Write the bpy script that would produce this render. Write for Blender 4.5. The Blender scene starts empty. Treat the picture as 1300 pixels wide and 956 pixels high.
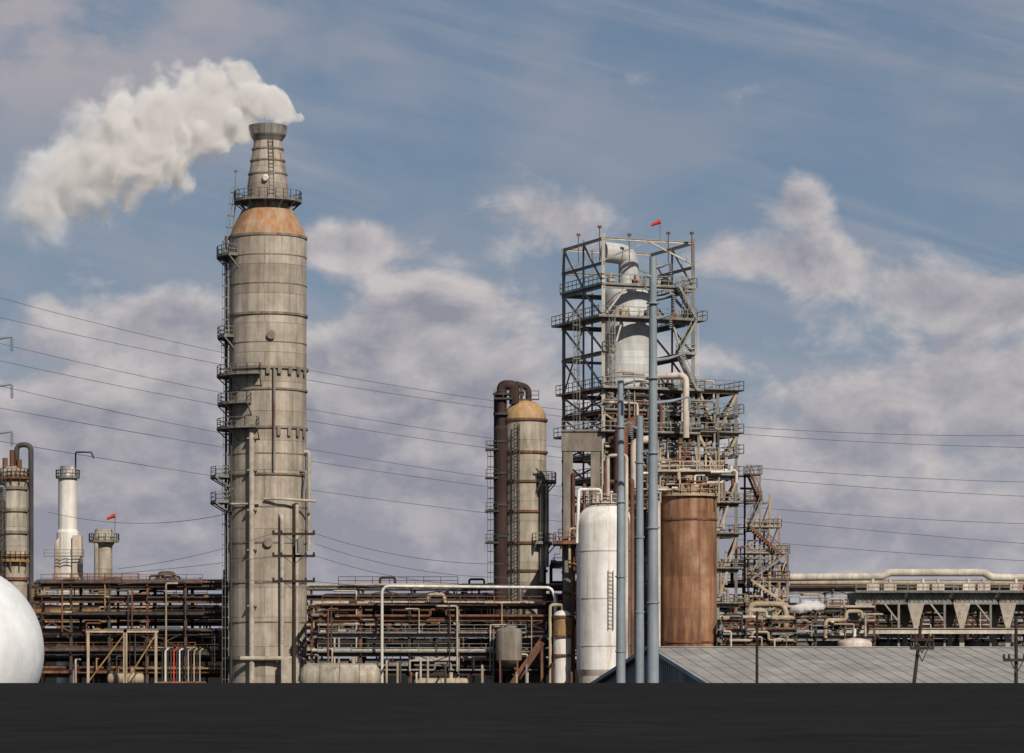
import bpy, math, random
from mathutils import Vector, Matrix
R=random.Random(7)
K=0.00025; D0=400.0; CZ=6.0; HY=835.0
def wx(px,y): return (px-650)*(D0+y)*K
def wz(py,y): return CZ+(HY-py)*(D0+y)*K
def W(px,py,y): return Vector((wx(px,y),y,wz(py,y)))
scene=bpy.context.scene
COL=scene.collection
# ------------------------------------------------------------ mesh builder
class MB:
    def __init__(s): s.v=[];s.f=[];s.sm=[]
    def add(s,vs,fs,sm=False):
        o=len(s.v); s.v.extend([Vector(v) for v in vs])
        for f in fs: s.f.append([i+o for i in f]); s.sm.append(sm)
    def box(s,c,size,yaw=0):
        x,y,z=[q/2 for q in size]; c=Vector(c); m=Matrix.Rotation(yaw,3,'Z')
        vs=[c+m@Vector((a*x,b*y,d*z)) for a in(-1,1) for b in(-1,1) for d in(-1,1)]
        s.add(vs,[(0,1,3,2),(4,6,7,5),(0,4,5,1),(2,3,7,6),(0,2,6,4),(1,5,7,3)]); return s
    def frame(s,a,b):
        a=Vector(a);b=Vector(b);d=(b-a)
        if d.length<1e-6: d=Vector((0,0,1))
        d.normalize()
        up=Vector((0,0,1)) if abs(d.z)<0.95 else Vector((0,1,0))
        u=d.cross(up).normalized(); w=u.cross(d).normalized()
        return a,b,d,u,w
    def beam(s,a,b,w=0.3,h=None):
        h=h or w
        a,b,d,u,v=s.frame(a,b)
        vs=[]
        for p in(a,b):
            for i,j in((-1,-1),(1,-1),(1,1),(-1,1)): vs.append(p+u*(i*w/2)+v*(j*h/2))
        s.add(vs,[(0,1,2,3),(7,6,5,4),(0,4,5,1),(1,5,6,2),(2,6,7,3),(3,7,4,0)]); return s
    def ibeam(s,a,b,w=0.35,h=None):
        h=h or w
        a,b,d,u,v=s.frame(a,b); t=0.09*h+0.015
        s.beam(a+v*(h/2-t/2),b+v*(h/2-t/2),w,t); s.beam(a-v*(h/2-t/2),b-v*(h/2-t/2),w,t)
        s.beam(a,b,t,h-2*t); return s
    def cyl(s,a,b,r,r2=None,n=12,caps=True):
        r2=r if r2 is None else r2
        a,b,d,u,v=s.frame(a,b)
        ra=[];rb=[]
        for i in range(n):
            t=2*math.pi*i/n; q=u*math.cos(t)+v*math.sin(t)
            ra.append(a+q*r); rb.append(b+q*r2)
        s.add(ra+rb,[(i,(i+1)%n,n+(i+1)%n,n+i) for i in range(n)],True)
        if caps:
            s.add(ra,[tuple(reversed(range(n)))]); s.add(rb,[tuple(range(n))])
        return s
    def rev(s,c,prof,n=40,sharp=False):
        if sharp:
            for p,q in zip(prof,prof[1:]): s.rev(c,[p,q],n)
            return s
        vs=[]
        for r,z in prof:
            for i in range(n):
                t=2*math.pi*i/n; vs.append((c[0]+r*math.cos(t),c[1]+r*math.sin(t),z))
        fs=[]
        for k in range(len(prof)-1):
            for i in range(n):
                j=(i+1)%n; fs.append((k*n+i,k*n+j,(k+1)*n+j,(k+1)*n+i))
        s.add(vs,fs,True); return s
    def pipe(s,pts,r,n=8,bend=None):
        pts=[Vector(p) for p in pts]; bend=bend if bend is not None else r*2.2
        P=[pts[0]]
        for i in range(1,len(pts)-1):
            a,b,c=pts[i-1],pts[i],pts[i+1]
            d1=(a-b);d2=(c-b);l=min(bend,d1.length*.45,d2.length*.45)
            p1=b+d1.normalized()*l;p2=b+d2.normalized()*l
            for k in range(6):
                t=k/5; P.append(p1*(1-t)**2+b*2*t*(1-t)+p2*t*t)
        P.append(pts[-1])
        u=None;rings=[]
        for i,p in enumerate(P):
            d=(P[min(i+1,len(P)-1)]-P[max(i-1,0)])
            if d.length<1e-7: d=Vector((0,0,1))
            d.normalize()
            if u is None:
                up=Vector((0,0,1)) if abs(d.z)<.9 else Vector((0,1,0)); u=d.cross(up).normalized()
            else:
                u=(u-d*u.dot(d))
                u.normalize()
            v=u.cross(d)
            rings.append([p+(u*math.cos(2*math.pi*k/n)+v*math.sin(2*math.pi*k/n))*r for k in range(n)])
        vs=[q for rg in rings for q in rg]; fs=[]
        for i in range(len(rings)-1):
            for k in range(n):
                j=(k+1)%n; fs.append((i*n+k,(i+1)*n+k,(i+1)*n+j,i*n+j))
        s.add(vs,fs,True)
        s.add(rings[0],[tuple(range(n))]); s.add(rings[-1],[tuple(reversed(range(n)))])
        return s
    def rail(s,pts,h=1.1,t=0.06,step=1.6,closed=False):
        pts=[Vector(p) for p in pts]
        if closed: pts=pts+[pts[0]]
        for a,b in zip(pts,pts[1:]):
            for k in(1.0,.55): s.beam(a+Vector((0,0,h*k)),b+Vector((0,0,h*k)),t)
            s.beam(a+Vector((0,0,.1)),b+Vector((0,0,.1)),.03,.16)
            n=max(1,int((b-a).length/step))
            for i in range(n+1):
                p=a.lerp(b,i/n); s.beam(p,p+Vector((0,0,h)),t)
        return s
    def ladder(s,a,b,cage=True,out=(0,-1,0)):
        a=Vector(a);b=Vector(b);o=Vector(out);side=o.cross(Vector((0,0,1))).normalized()*.3
        s.beam(a+side,b+side,.09);s.beam(a-side,b-side,.09)
        n=int((b-a).length/.45)
        for i in range(n): 
            p=a.lerp(b,(i+.5)/n); s.beam(p-side,p+side,.05)
        if cage:
            m=int((b-a).length/1.3)
            for i in range(m):
                p=a.lerp(b,(i+.5)/m)
                q=[p+side+o*.0,p+side*1.3+o*.45,p+o*.8,p-side*1.3+o*.45,p-side]
                for x,y in zip(q,q[1:]): s.beam(x,y,.06,.09)
            for off in(side*1.3+o*.45,o*.8,-side*1.3+o*.45): s.beam(a+off,b+off,.05)
        return s
    def arcplat(s,c,r0,r1,a0,a1,z,th=.18,n=None):
        n=n or max(4,int(abs(a1-a0)/12))
        for i in range(n):
            t0=math.radians(a0+(a1-a0)*i/n);t1=math.radians(a0+(a1-a0)*(i+1)/n)
            vs=[]
            for zz in(z-th,z):
                for r,t in((r0,t0),(r1,t0),(r1,t1),(r0,t1)): vs.append((c[0]+r*math.cos(t),c[1]+r*math.sin(t),zz))
            s.add(vs,[(3,2,1,0),(4,5,6,7),(0,1,5,4),(1,2,6,5),(2,3,7,6),(3,0,4,7)])
        return s
def arcpts(c,r,a0,a1,z,n=None):
    n=n or max(3,int(abs(a1-a0)/14))
    return [Vector((c[0]+r*math.cos(math.radians(a0+(a1-a0)*i/n)),c[1]+r*math.sin(math.radians(a0+(a1-a0)*i/n)),z)) for i in range(n+1)]
def dome(r,z0,h,n=8):
    return [(r*math.cos(math.pi/2*i/n)+(0.001 if i==n else 0),z0+h*math.sin(math.pi/2*i/n)) for i in range(n+1)]
def mesh(name,mb,base,mat):
    me=bpy.data.meshes.new(name); b=Vector(base)
    me.from_pydata([v-b for v in mb.v],[],mb.f); me.polygons.foreach_set('use_smooth',mb.sm)
    me.materials.append(mat); me.update()
    o=bpy.data.objects.new(name,me); COL.objects.link(o); return o
def thing(name,label,cat,base,group=None):
    o=bpy.data.objects.new(name,None); o.empty_display_size=.5; o.location=base; COL.objects.link(o)
    o['label']=label;o['category']=cat
    if group:o['group']=group
    return o
def part(par,name,mb,mat,label=None,sub=None):
    o=mesh(name,mb,par.location if sub is None else sub,mat); o.parent=par
    if label:o['label']=label
    return o
def single(name,label,cat,mb,mat,base,group=None):
    o=mesh(name,mb,base,mat); o.location=base; o['label']=label;o['category']=cat
    if group:o['group']=group
    return o
# ------------------------------------------------------------ materials
def nd(nt,t,**k):
    n=nt.nodes.new(t)
    for a,b in k.items():
        if a in n.inputs: n.inputs[a].default_value=b
        else: setattr(n,a,b)
    return n
def c4(c): return (c[0],c[1],c[2],1)
def mat(name,c1,c2,rust=0.0,rc=(.20,.075,.03),rc2=(.09,.035,.018),metal=0.0,rough=.75,scale=1.0,streak=.12,seam=None,bump=.15,dirt=.25,soft=.12,spec=.25):
    m=bpy.data.materials.new(name);m.use_nodes=True;nt=m.node_tree;L=nt.links.new
    bs=nt.nodes['Principled BSDF'];bs.inputs['Roughness'].default_value=rough;bs.inputs['Metallic'].default_value=metal;bs.inputs['Specular IOR Level'].default_value=spec
    tc=nd(nt,'ShaderNodeTexCoord')
    geo=nd(nt,'ShaderNodeNewGeometry')
    mp=nd(nt,'ShaderNodeMapping');mp.inputs['Scale'].default_value=(1,1,streak);L(geo.outputs['Position'],mp.inputs[0])
    n1=nd(nt,'ShaderNodeTexNoise');n1.inputs['Scale'].default_value=1.3*scale;n1.inputs['Detail'].default_value=5;n1.inputs['Roughness'].default_value=.65;L(mp.outputs[0],n1.inputs['Vector'])
    r1=nd(nt,'ShaderNodeValToRGB');r1.color_ramp.elements[0].position=.36;r1.color_ramp.elements[1].position=.62
    r1.color_ramp.elements[0].color=c4(c2);r1.color_ramp.elements[1].color=c4(c1);L(n1.outputs['Fac'],r1.inputs[0])
    col=r1.outputs[0]
    if seam:
        ch,bw,rad,dark=seam
        sp=nd(nt,'ShaderNodeSeparateXYZ');L(tc.outputs['Object'],sp.inputs[0])
        at=nd(nt,'ShaderNodeMath',operation='ARCTAN2');L(sp.outputs['Y'],at.inputs[0]);L(sp.outputs['X'],at.inputs[1])
        mu=nd(nt,'ShaderNodeMath',operation='MULTIPLY');mu.inputs[1].default_value=rad;L(at.outputs[0],mu.inputs[0])
        cb=nd(nt,'ShaderNodeCombineXYZ');L(mu.outputs[0],cb.inputs[0]);L(sp.outputs['Z'],cb.inputs[1])
        br=nd(nt,'ShaderNodeTexBrick');br.inputs['Scale'].default_value=1;br.inputs['Brick Width'].default_value=bw;br.inputs['Row Height'].default_value=ch
        br.inputs['Mortar Size'].default_value=.035;br.inputs['Mortar Smooth'].default_value=.3;br.inputs['Color1'].default_value=(1.05,1.05,1.05,1);br.inputs['Color2'].default_value=(.76,.75,.73,1)
        br.inputs['Mortar'].default_value=(dark,dark*.92,dark*.85,1);L(cb.outputs[0],br.inputs['Vector'])
        mx=nd(nt,'ShaderNodeMix',data_type='RGBA',blend_type='MULTIPLY');mx.inputs[0].default_value=1
        L(col,mx.inputs[6]);L(br.outputs['Color'],mx.inputs[7]);col=mx.outputs[2]
    n3=nd(nt,'ShaderNodeTexNoise');n3.inputs['Scale'].default_value=.35*scale;n3.inputs['Detail'].default_value=6;n3.inputs['Roughness'].default_value=.7;L(geo.outputs['Position'],n3.inputs['Vector'])
    mr=nd(nt,'ShaderNodeMapRange');mr.inputs[1].default_value=.4;mr.inputs[2].default_value=.65;mr.inputs[3].default_value=1-dirt;mr.inputs[4].default_value=1.05;L(n3.outputs['Fac'],mr.inputs[0])
    mx=nd(nt,'ShaderNodeMix',data_type='RGBA',blend_type='MULTIPLY');mx.inputs[0].default_value=1;L(col,mx.inputs[6]);L(mr.outputs[0],mx.inputs[7]);col=mx.outputs[2]
    if rust>0:
        mp2=nd(nt,'ShaderNodeMapping');mp2.inputs['Scale'].default_value=(1,1,streak*1.6);mp2.inputs['Location'].default_value=(13,7,3);L(geo.outputs['Position'],mp2.inputs[0])
        n2=nd(nt,'ShaderNodeTexNoise');n2.inputs['Scale'].default_value=.8*scale;n2.inputs['Detail'].default_value=7;n2.inputs['Roughness'].default_value=.72;L(mp2.outputs[0],n2.inputs['Vector'])
        ms=nd(nt,'ShaderNodeMapRange');th=.72-.42*rust;ms.inputs[1].default_value=th;ms.inputs[2].default_value=th+soft;L(n2.outputs['Fac'],ms.inputs[0])
        r2=nd(nt,'ShaderNodeValToRGB');r2.color_ramp.elements[0].position=.35;r2.color_ramp.elements[1].position=.65;r2.color_ramp.elements[0].color=c4(rc2);r2.color_ramp.elements[1].color=c4(rc);L(n3.outputs['Fac'],r2.inputs[0])
        mx=nd(nt,'ShaderNodeMix',data_type='RGBA');L(ms.outputs[0],mx.inputs[0]);L(col,mx.inputs[6]);L(r2.outputs[0],mx.inputs[7]);col=mx.outputs[2]
    L(col,bs.inputs['Base Color'])
    if bump:
        bp=nd(nt,'ShaderNodeBump');bp.inputs['Strength'].default_value=bump;bp.inputs['Distance'].default_value=.15;L(n3.outputs['Fac'],bp.inputs['Height']);L(bp.outputs[0],bs.inputs['Normal'])
    return m
mStack=mat('weathered_plate',(.52,.445,.36),(.33,.275,.215),rust=.38,rc=(.33,.19,.10),rc2=(.18,.12,.08),seam=(3.7,7.7,4.9,.4),rough=.6,dirt=.27,soft=.2,streak=.06)
mStackRust=mat('shoulder_plate',(.46,.34,.23),(.36,.2,.1),rust=.62,rc=(.42,.17,.06),rc2=(.26,.105,.04),seam=(3.7,5,3.5,.6),soft=.2)
mNeck=mat('neck_plate',(.48,.41,.34),(.31,.255,.2),rust=.35,seam=(2.2,4,2.4,.5))
mCap=mat('stack_cap_metal',(.38,.35,.31),(.22,.195,.17),rust=.25,seam=(9,.9,2.4,.35))
mRing=mat('stiffener',(.30,.25,.2),(.16,.13,.1),rust=.4)
mDark=mat('dark_steel',(.085,.078,.07),(.045,.04,.036),rust=.35,rc=(.15,.065,.03))
mGray=mat('gray_steel',(.28,.268,.238),(.16,.152,.135),rust=.3,rc=(.19,.09,.045))
mGreen=mat('greengray_steel',(.34,.335,.285),(.21,.205,.175),rust=.25,rc=(.21,.11,.055))
mTan=mat('tan_steel',(.50,.40,.28),(.34,.25,.16),rust=.3,rc=(.26,.12,.05))
mRust=mat('rusty_steel',(.22,.10,.055),(.10,.047,.03),rust=.45,rc=(.36,.16,.07),rc2=(.06,.034,.024))
mDarkRust=mat('sooty_rust',(.065,.036,.028),(.035,.022,.018),rust=.3,rc=(.12,.055,.03),rc2=(.045,.024,.018))
mOchre=mat('ochre_steel',(.42,.26,.11),(.22,.13,.055),rust=.4,rc=(.38,.16,.06))
mDrum=mat('rust_drum',(.42,.215,.115),(.19,.08,.045),rust=.56,rc=(.52,.37,.25),rc2=(.22,.105,.06),streak=.07,scale=.8,seam=(4,5.6,3.6,.75),soft=.28,dirt=.3)
mWhite=mat('white_paint',(.80,.76,.70),(.60,.54,.47),rust=.34,rc=(.42,.24,.13),rc2=(.30,.17,.1),streak=.05,dirt=.15,rough=.85,spec=.15,soft=.2)
mWhiteRust=mat('white_paint_rusting',(.70,.61,.52),(.48,.38,.3),rust=.38,rc=(.38,.17,.07),rc2=(.22,.09,.045),streak=.05)
mSphere=mat('sphere_white',(.74,.74,.73),(.67,.66,.645),rust=0,dirt=.1,streak=.3,rough=.6)
mCream=mat('cream_plate',(.50,.445,.36),(.33,.28,.215),rust=.38,seam=(2.6,5,2.6,.5),rc=(.30,.17,.08),soft=.18)
mCreamRust=mat('cream_dome_rust',(.52,.36,.2),(.42,.23,.1),rust=.58,rc=(.43,.2,.075),rc2=(.30,.13,.05),soft=.25)
mAlu=mat('alu_jacket',(.60,.595,.575),(.47,.465,.45),rust=.08,metal=.05,rough=.6,seam=(.9,3,3.2,.75),dirt=.12)
mBeige=mat('beige_pipe',(.50,.435,.35),(.36,.30,.23),rust=.25,streak=1)
mPale=mat('pale_beige_steel',(.60,.54,.45),(.43,.375,.30),rust=.2,rc=(.32,.18,.1))
mGalv=mat('galvanised_pole',(.30,.335,.355),(.23,.262,.283),rust=0,metal=.1,rough=.55,dirt=.15)
mConc=mat('concrete',(.27,.23,.185),(.17,.14,.11),rust=.25,rc=(.12,.08,.06))
mWood=mat('creosote_wood',(.06,.04,.028),(.025,.018,.013),rust=0,streak=.05,scale=4)
mRoof=mat('metal_roof',(.36,.335,.30),(.29,.27,.245),rust=.2,rc=(.27,.235,.195),rc2=(.22,.19,.16),streak=1,scale=.6,soft=.3,rough=.9,spec=.1)
mWall=mat('metal_siding',(.33,.335,.335),(.25,.255,.26),rust=.1,streak=.1)
mIns=mat('porcelain',(.35,.37,.38),(.2,.2,.22),rust=0)
mRed=mat('red_fabric',(.75,.06,.03),(.55,.035,.02),rust=0,dirt=.05)
mWire=mat('aluminium_wire',(.14,.14,.15),(.1,.1,.11),rust=0,bump=0)
mGround=mat('asphalt',(.022,.021,.020),(.014,.0135,.013),rust=.12,rc=(.03,.028,.025),rc2=(.02,.018,.016),streak=1,scale=.35,rough=1,spec=.03,bump=0)
mBlack=mat('black_rubber',(.03,.03,.03),(.02,.02,.02),rust=0)
# ------------------------------------------------------------ camera, sun
cam=bpy.data.cameras.new('camera');cam.sensor_width=36;cam.lens=36*400/130.0;cam.shift_y=(HY-478)/1300.0;cam.clip_start=1;cam.clip_end=20000
co=bpy.data.objects.new('camera',cam);co.location=(0,-D0,CZ);co.rotation_euler=(math.radians(90),0,0);COL.objects.link(co);scene.camera=co
SD=Vector((.34,-.72,.60)).normalized()
sl=bpy.data.lights.new('sun','SUN');sl.energy=4.2;sl.angle=math.radians(.5);sl.color=(1,.93,.83)
so=bpy.data.objects.new('sun',sl);so.rotation_euler=SD.to_track_quat('Z','Y').to_euler();COL.objects.link(so)
# ------------------------------------------------------------ world
wd=bpy.data.worlds.new('World');scene.world=wd;wd.use_nodes=True;nt=wd.node_tree;nt.nodes.clear();L=nt.links.new
def mth(op,a,b=None,c=None,clamp=False):
    n=nt.nodes.new('ShaderNodeMath');n.operation=op;n.use_clamp=clamp
    for i,x in enumerate((a,b,c)):
        if x is None: continue
        if isinstance(x,(int,float)): n.inputs[i].default_value=x
        else: L(x,n.inputs[i])
    return n.outputs[0]
def mixc(f,a,b,mode='MIX'):
    n=nt.nodes.new('ShaderNodeMix');n.data_type='RGBA';n.blend_type=mode
    for i,x in((0,f),(6,a),(7,b)):
        if isinstance(x,(int,float)): n.inputs[i].default_value=x
        elif isinstance(x,tuple): n.inputs[i].default_value=c4(x)
        else: L(x,n.inputs[i])
    return n.outputs[2]
def mrange(v,a,b,c=0,d=1,smooth=True):
    n=nt.nodes.new('ShaderNodeMapRange');n.interpolation_type='SMOOTHSTEP' if smooth else 'LINEAR'
    L(v,n.inputs[0])
    for i,x in zip((1,2,3,4),(a,b,c,d)): n.inputs[i].default_value=x
    return n.outputs[0]
tc=nt.nodes.new('ShaderNodeTexCoord')
sp=nt.nodes.new('ShaderNodeSeparateXYZ');L(tc.outputs['Generated'],sp.inputs[0])
az=mth('ARCTAN2',sp.outputs[0],sp.outputs[1]); el=mth('ARCSINE',sp.outputs[2])
U=mth('MULTIPLY_ADD',az,4.0,.65)
V=mth('MULTIPLY_ADD',el,-4.0,.835)
sky=nt.nodes.new('ShaderNodeTexSky');sky.sky_type='NISHITA';sky.sun_disc=False
sky.sun_elevation=math.asin(SD.z);sky.sun_rotation=math.atan2(SD.x,SD.y)
S=10.0
def sc(c): return tuple(x*S for x in c)
rp=nt.nodes.new('ShaderNodeValToRGB');L(mrange(el,-.02,.6,0,1,False),rp.inputs[0])
e=rp.color_ramp.elements
e[0].position=0;e[0].color=(.32,.335,.40,1);e[1].position=1;e[1].color=(.11,.165,.27,1)
for p,c in((.10,(.23,.285,.365)),(.2,(.168,.24,.34)),(.36,(.13,.20,.305))):
    q=e.new(p);q.color=c4(c)
ramp10=mixc(1.0,rp.outputs[0],(S,S,S),'MULTIPLY')
base=mixc(.9,sky.outputs[0],ramp10)
def noise(u,v,scale,detail=9,rough=.58,w=0,dist=0):
    cb=nt.nodes.new('ShaderNodeCombineXYZ');L(u,cb.inputs[0]);L(v,cb.inputs[1]);cb.inputs[2].default_value=w
    n=nt.nodes.new('ShaderNodeTexNoise');n.inputs['Scale'].default_value=scale;n.inputs['Detail'].default_value=detail;n.inputs['Roughness'].default_value=rough;n.inputs['Distortion'].default_value=dist
    L(cb.outputs[0],n.inputs['Vector']);return n.outputs['Fac']
def blob(x,y,rx,ry,s=1.0):
    a=mth('MULTIPLY',mth('SUBTRACT',U,x/1000),1000/rx);b=mth('MULTIPLY',mth('SUBTRACT',V,y/1000),1000/ry)
    d=mth('ADD',mth('MULTIPLY',a,a),mth('MULTIPLY',b,b))
    return mth('MULTIPLY',mth('EXPONENT',mth('MULTIPLY',d,-1.0)),s)
blobs=[(80,570,270,150,1.0),(215,415,90,50,.95),(450,312,85,36,1.05),(560,385,90,36,.9),(470,480,160,80,.85),(570,600,290,150,1.0),(700,285,85,44,1.0),
 (610,330,55,18,.4),(1010,335,120,40,1.05),(1018,262,42,30,.9),(1250,388,170,38,1.0),(1140,545,260,80,.95),(1290,470,150,50,.7),(980,690,600,80,.85),(300,740,500,90,.9),(860,440,80,40,.35)]
acc=None
for b in blobs:
    q=blob(*b); acc=q if acc is None else mth('ADD',acc,q)
n1=noise(U,mth('MULTIPLY',V,1.45),7.0,9,.57,w=2.3,dist=.22)
V2=mth('ADD',V,-.026);U2=mth('ADD',U,.018)
n2=noise(U2,mth('MULTIPLY',V2,1.45),7.0,9,.57,w=2.3,dist=.22)
dens=mth('ADD',mth('MULTIPLY',mth('MINIMUM',acc,1.1),.85),mth('MULTIPLY',mth('SUBTRACT',n1,.5),1.8))
cm=mrange(dens,.24,.68)
shade=mth('MULTIPLY_ADD',mth('SUBTRACT',n1,n2),3.3,.44,clamp=True)
edge=mrange(dens,.35,1.15,.30,-.24,True)
shade=mth('ADD',shade,edge,clamp=True)
low=mrange(V,.45,.72,.03,-.18); shade=mth('ADD',shade,low,clamp=True)
ccol=mixc(shade,sc((.265,.268,.325)),sc((.60,.555,.545)))
wu=mth('ADD',mth('MULTIPLY',U,1.0),mth('MULTIPLY',V,-1.6)); 
wv=mth('ADD',mth('MULTIPLY',V,5.0),mth('MULTIPLY',U,-1.3))
nw=noise(wu,wv,1.7,8,.6,w=5.1,dist=1.2)
nw2=noise(U,V,3.2,3,.5,w=9)
ci=mth('MULTIPLY',mrange(nw,.40,.76),mrange(nw2,.32,.58))
ci=mth('MULTIPLY',ci,.72)
c1=mixc(ci,base,sc((.36,.37,.42)))
nsoft=noise(U,mth('MULTIPLY',V,1.7),3.1,7,.52,w=14,dist=.4)
c1=mixc(mth('MULTIPLY',mrange(nsoft,.42,.68),.5),c1,sc((.31,.33,.385)))
tl=mth('MULTIPLY',mth('MULTIPLY',blob(30,50,360,160,1.15),mrange(noise(U,mth('MULTIPLY',V,1.6),4.5,8,.55,w=1),.30,.55)),1.0,clamp=True)
c1=mixc(tl,c1,sc((.38,.365,.40)))
c2=mixc(mth('MULTIPLY',cm,.9),c1,ccol)
haze=mrange(el,.0,.08,.45,0)
c3=mixc(haze,c2,sc((.38,.37,.425)))
bg=nt.nodes.new('ShaderNodeBackground');bg.inputs['Strength'].default_value=1.0/S;L(c3,bg.inputs['Color'])
out=nt.nodes.new('ShaderNodeOutputWorld');L(bg.outputs[0],out.inputs['Surface'])
wd.cycles.sampling_method='MANUAL';wd.cycles.sample_map_resolution=256
scene.view_settings.view_transform='Standard'
# ------------------------------------------------------------ ground: raised yard the viewer stands on, then plant level
g=MB();prof=[(-1200,4.4),(-200,4.4),(-199.6,4.3),(-193,0),(14000,0)]
xs=[-9000,-200,0,200,9000]
vs=[(x,yy,z) for yy,z in prof for x in xs];nx=len(xs)
g.add(vs,[(j*nx+i,j*nx+i+1,(j+1)*nx+i+1,(j+1)*nx+i) for j in range(len(prof)-1) for i in range(nx-1)])
go=mesh('ground',g,(0,0,0),mGround);go['kind']='structure'
# ------------------------------------------------------------ STACK
def platform(par,c,r0,r1,a0,a1,z,md=None,mr=None):
    md=md or mGray;mr=mr or mGray
    m=MB().arcplat(c,r0,r1,a0,a1,z)
    n=max(2,int(abs(a1-a0)/30))
    for i in range(n+1):
        t=math.radians(a0+(a1-a0)*i/n);d=Vector((math.cos(t),math.sin(t),0));cc=Vector((c[0],c[1],0))
        m.beam(cc+d*r0+Vector((0,0,z-1.6)),cc+d*(r1-.1)+Vector((0,0,z-.2)),.14)
    part(par,'platform',m,md)
    pts=arcpts(c,r1-.05,a0,a1,z)
    rr=MB().rail(pts,1.2,.08)
    for t in(a0,a1):
        if abs(a1-a0)<350: 
            rr.rail([arcpts(c,r0+.1,t,t+1,z,1)[0],arcpts(c,r1-.05,t,t+1,z,1)[0]],1.2,.08)
    part(par,'railing',rr,mr)
sx=wx(340,0);SC=(sx,0)
def Z(py): return wz(py,0)
st=thing('scrubber_stack','tall weathered beige steel exhaust stack with tapered neck and flared rim','stack',(sx,0,0))
part(st,'shell',MB().rev(SC,[(4.9,0),(4.9,Z(302))],64),mStack)
part(st,'shoulder',MB().rev(SC,[(4.9,Z(302)),(4.35,Z(288)),(3.3,Z(268)),(2.6,Z(266.5))],64,sharp=True),mStackRust,'rust stained sloping shoulder')
part(st,'neck',MB().rev(SC,[(2.6,Z(266.5)),(2.6,Z(237)),(1.75,Z(180))],48,sharp=True),mNeck)
part(st,'rim',MB().rev(SC,[(1.75,Z(180)),(2.3,Z(172)),(2.45,Z(160)),(2.25,Z(160)),(1.7,Z(178))],48,sharp=True),mCap,'grey ribbed flared stack rim')
for py,ex,h in((303,.12,.3),(328,.06,.12),(364,.06,.14),(402,.18,.3),(438,.06,.12),(470,.28,.34),(497,.16,.25),(545,.22,.3),(578,.06,.14),(604,.2,.25),(645,.08,.14),(690,.1,.2),(740,.1,.2),(790,.08,.16),(835,.3,.5)):
    z=Z(py);part(st,'stiffener_ring',MB().rev(SC,[(4.89,z+h/2),(4.9+ex,z+h/2),(4.9+ex,z-h/2),(4.89,z-h/2)],56,sharp=True),mRing)
for py,r in((252,2.6),(222,2.38),(205,2.13),(190,1.92)):
    z=Z(py);part(st,'neck_ring',MB().rev(SC,[(r,z+.1),(r+.12,z+.1),(r+.12,z-.1),(r,z-.1)],40,sharp=True),mRing)
platform(st,SC,2.6,4.3,0,360,Z(256))
platform(st,SC,4.9,6.5,140,225,Z(327))
platform(st,SC,4.9,6.4,150,215,Z(429))
platform(st,SC,4.9,6.5,150,265,Z(478))
platform(st,SC,4.9,6.4,150,250,Z(514))
platform(st,SC,4.9,6.5,150,262,Z(545))
platform(st,SC,4.9,7.3,160,210,Z(606))
platform(st,SC,4.9,7.3,160,210,Z(638))
def pol(c,r,t,z): return Vector((c[0]+r*math.cos(math.radians(t)),c[1]+r*math.sin(math.radians(t)),z))
for a,b,t,r in((0,Z(606),192,5.0),(Z(638),Z(545),198,5.0),(Z(545),Z(478),204,5.1),(Z(478),Z(429),192,5.1),(Z(429),Z(327),198,5.1)):
    o=pol((0,0),1,t,0);part(st,'ladder',MB().ladder(pol(SC,r,t,a),pol(SC,r,t,b+1.2),True,(o.x,o.y,0)),mGray)
part(st,'ladder',MB().ladder(pol(SC,5.0,190,Z(327)),pol(SC,3.8,190,Z(238)),True,(-1,0,0)),mGray)
part(st,'ladder',MB().ladder(pol(SC,2.75,285,Z(256)),pol(SC,1.95,285,Z(180)),False,(.26,-.96,0)),mDark)
for t,r,rr,z0,z1,mm in((180,5.3,.16,0,Z(300),mDark),(215,5.35,.12,Z(860),Z(470),mDark)):
    part(st,'conduit',MB().cyl(pol(SC,r,t,z0),pol(SC,r,t,z1),rr,n=8),mm)
def spipe(pts,r,m,nm='riser_pipe'): part(st,nm,MB().pipe(pts,r,10),m)
spipe([pol(SC,5.5,253,0),pol(SC,5.5,253,Z(548)),pol(SC,4.8,253,Z(548))],.36,mBeige)
for py in (560,600,650,700,770): part(st,'pipe_bracket',MB().box(pol(SC,5.4,253,Z(py)),(1.2,.8,.22)),mRing)
spipe([pol(SC,5.6,293,0),pol(SC,5.6,293,Z(660)),pol(SC,4.8,293,Z(655))],.28,mBeige)
spipe([pol(SC,5.6,315,0),pol(SC,5.6,315,Z(642)),pol(SC,4.8,315,Z(642))],.24,mBeige)
spipe([pol(SC,5.4,283,Z(600)),pol(SC,5.4,283,Z(470))],.14,mRing)
spipe([pol(SC,5.3,270,Z(636)),Vector((sx+2,-5.6,Z(636))),Vector((sx+6.3,-3.5,Z(638)))],.17,mBeige)
spipe([Vector((sx-4.6,-3,Z(642))),Vector((sx-4.2,-4.4,Z(642))),pol(SC,5.2,262,Z(642))],.14,mBeige)
spipe([Vector((sx-3,-5.6,Z(836))),Vector((sx+5,-5.6,Z(836))),Vector((sx+5,-5.6,0))],.3,mBeige)
spipe([pol(SC,5.5,345,Z(700)),pol(SC,5.5,345,Z(575)),pol(SC,4.8,345,Z(575))],.26,mBeige)
spipe([pol(SC,5.5,330,Z(628)),pol(SC,5.9,330,Z(600)),pol(SC,4.8,330,Z(600))],.2,mGray)
for t in range(275,345,16): part(st,'bracket',MB().box(pol(SC,5.2,t,Z(474)),(.18,.5,.9),math.radians(t)),mRing)
for t in range(290,350,16): part(st,'bracket',MB().box(pol(SC,5.15,t,Z(550)),(.18,.45,1.2),math.radians(t)),mRing)
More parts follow.
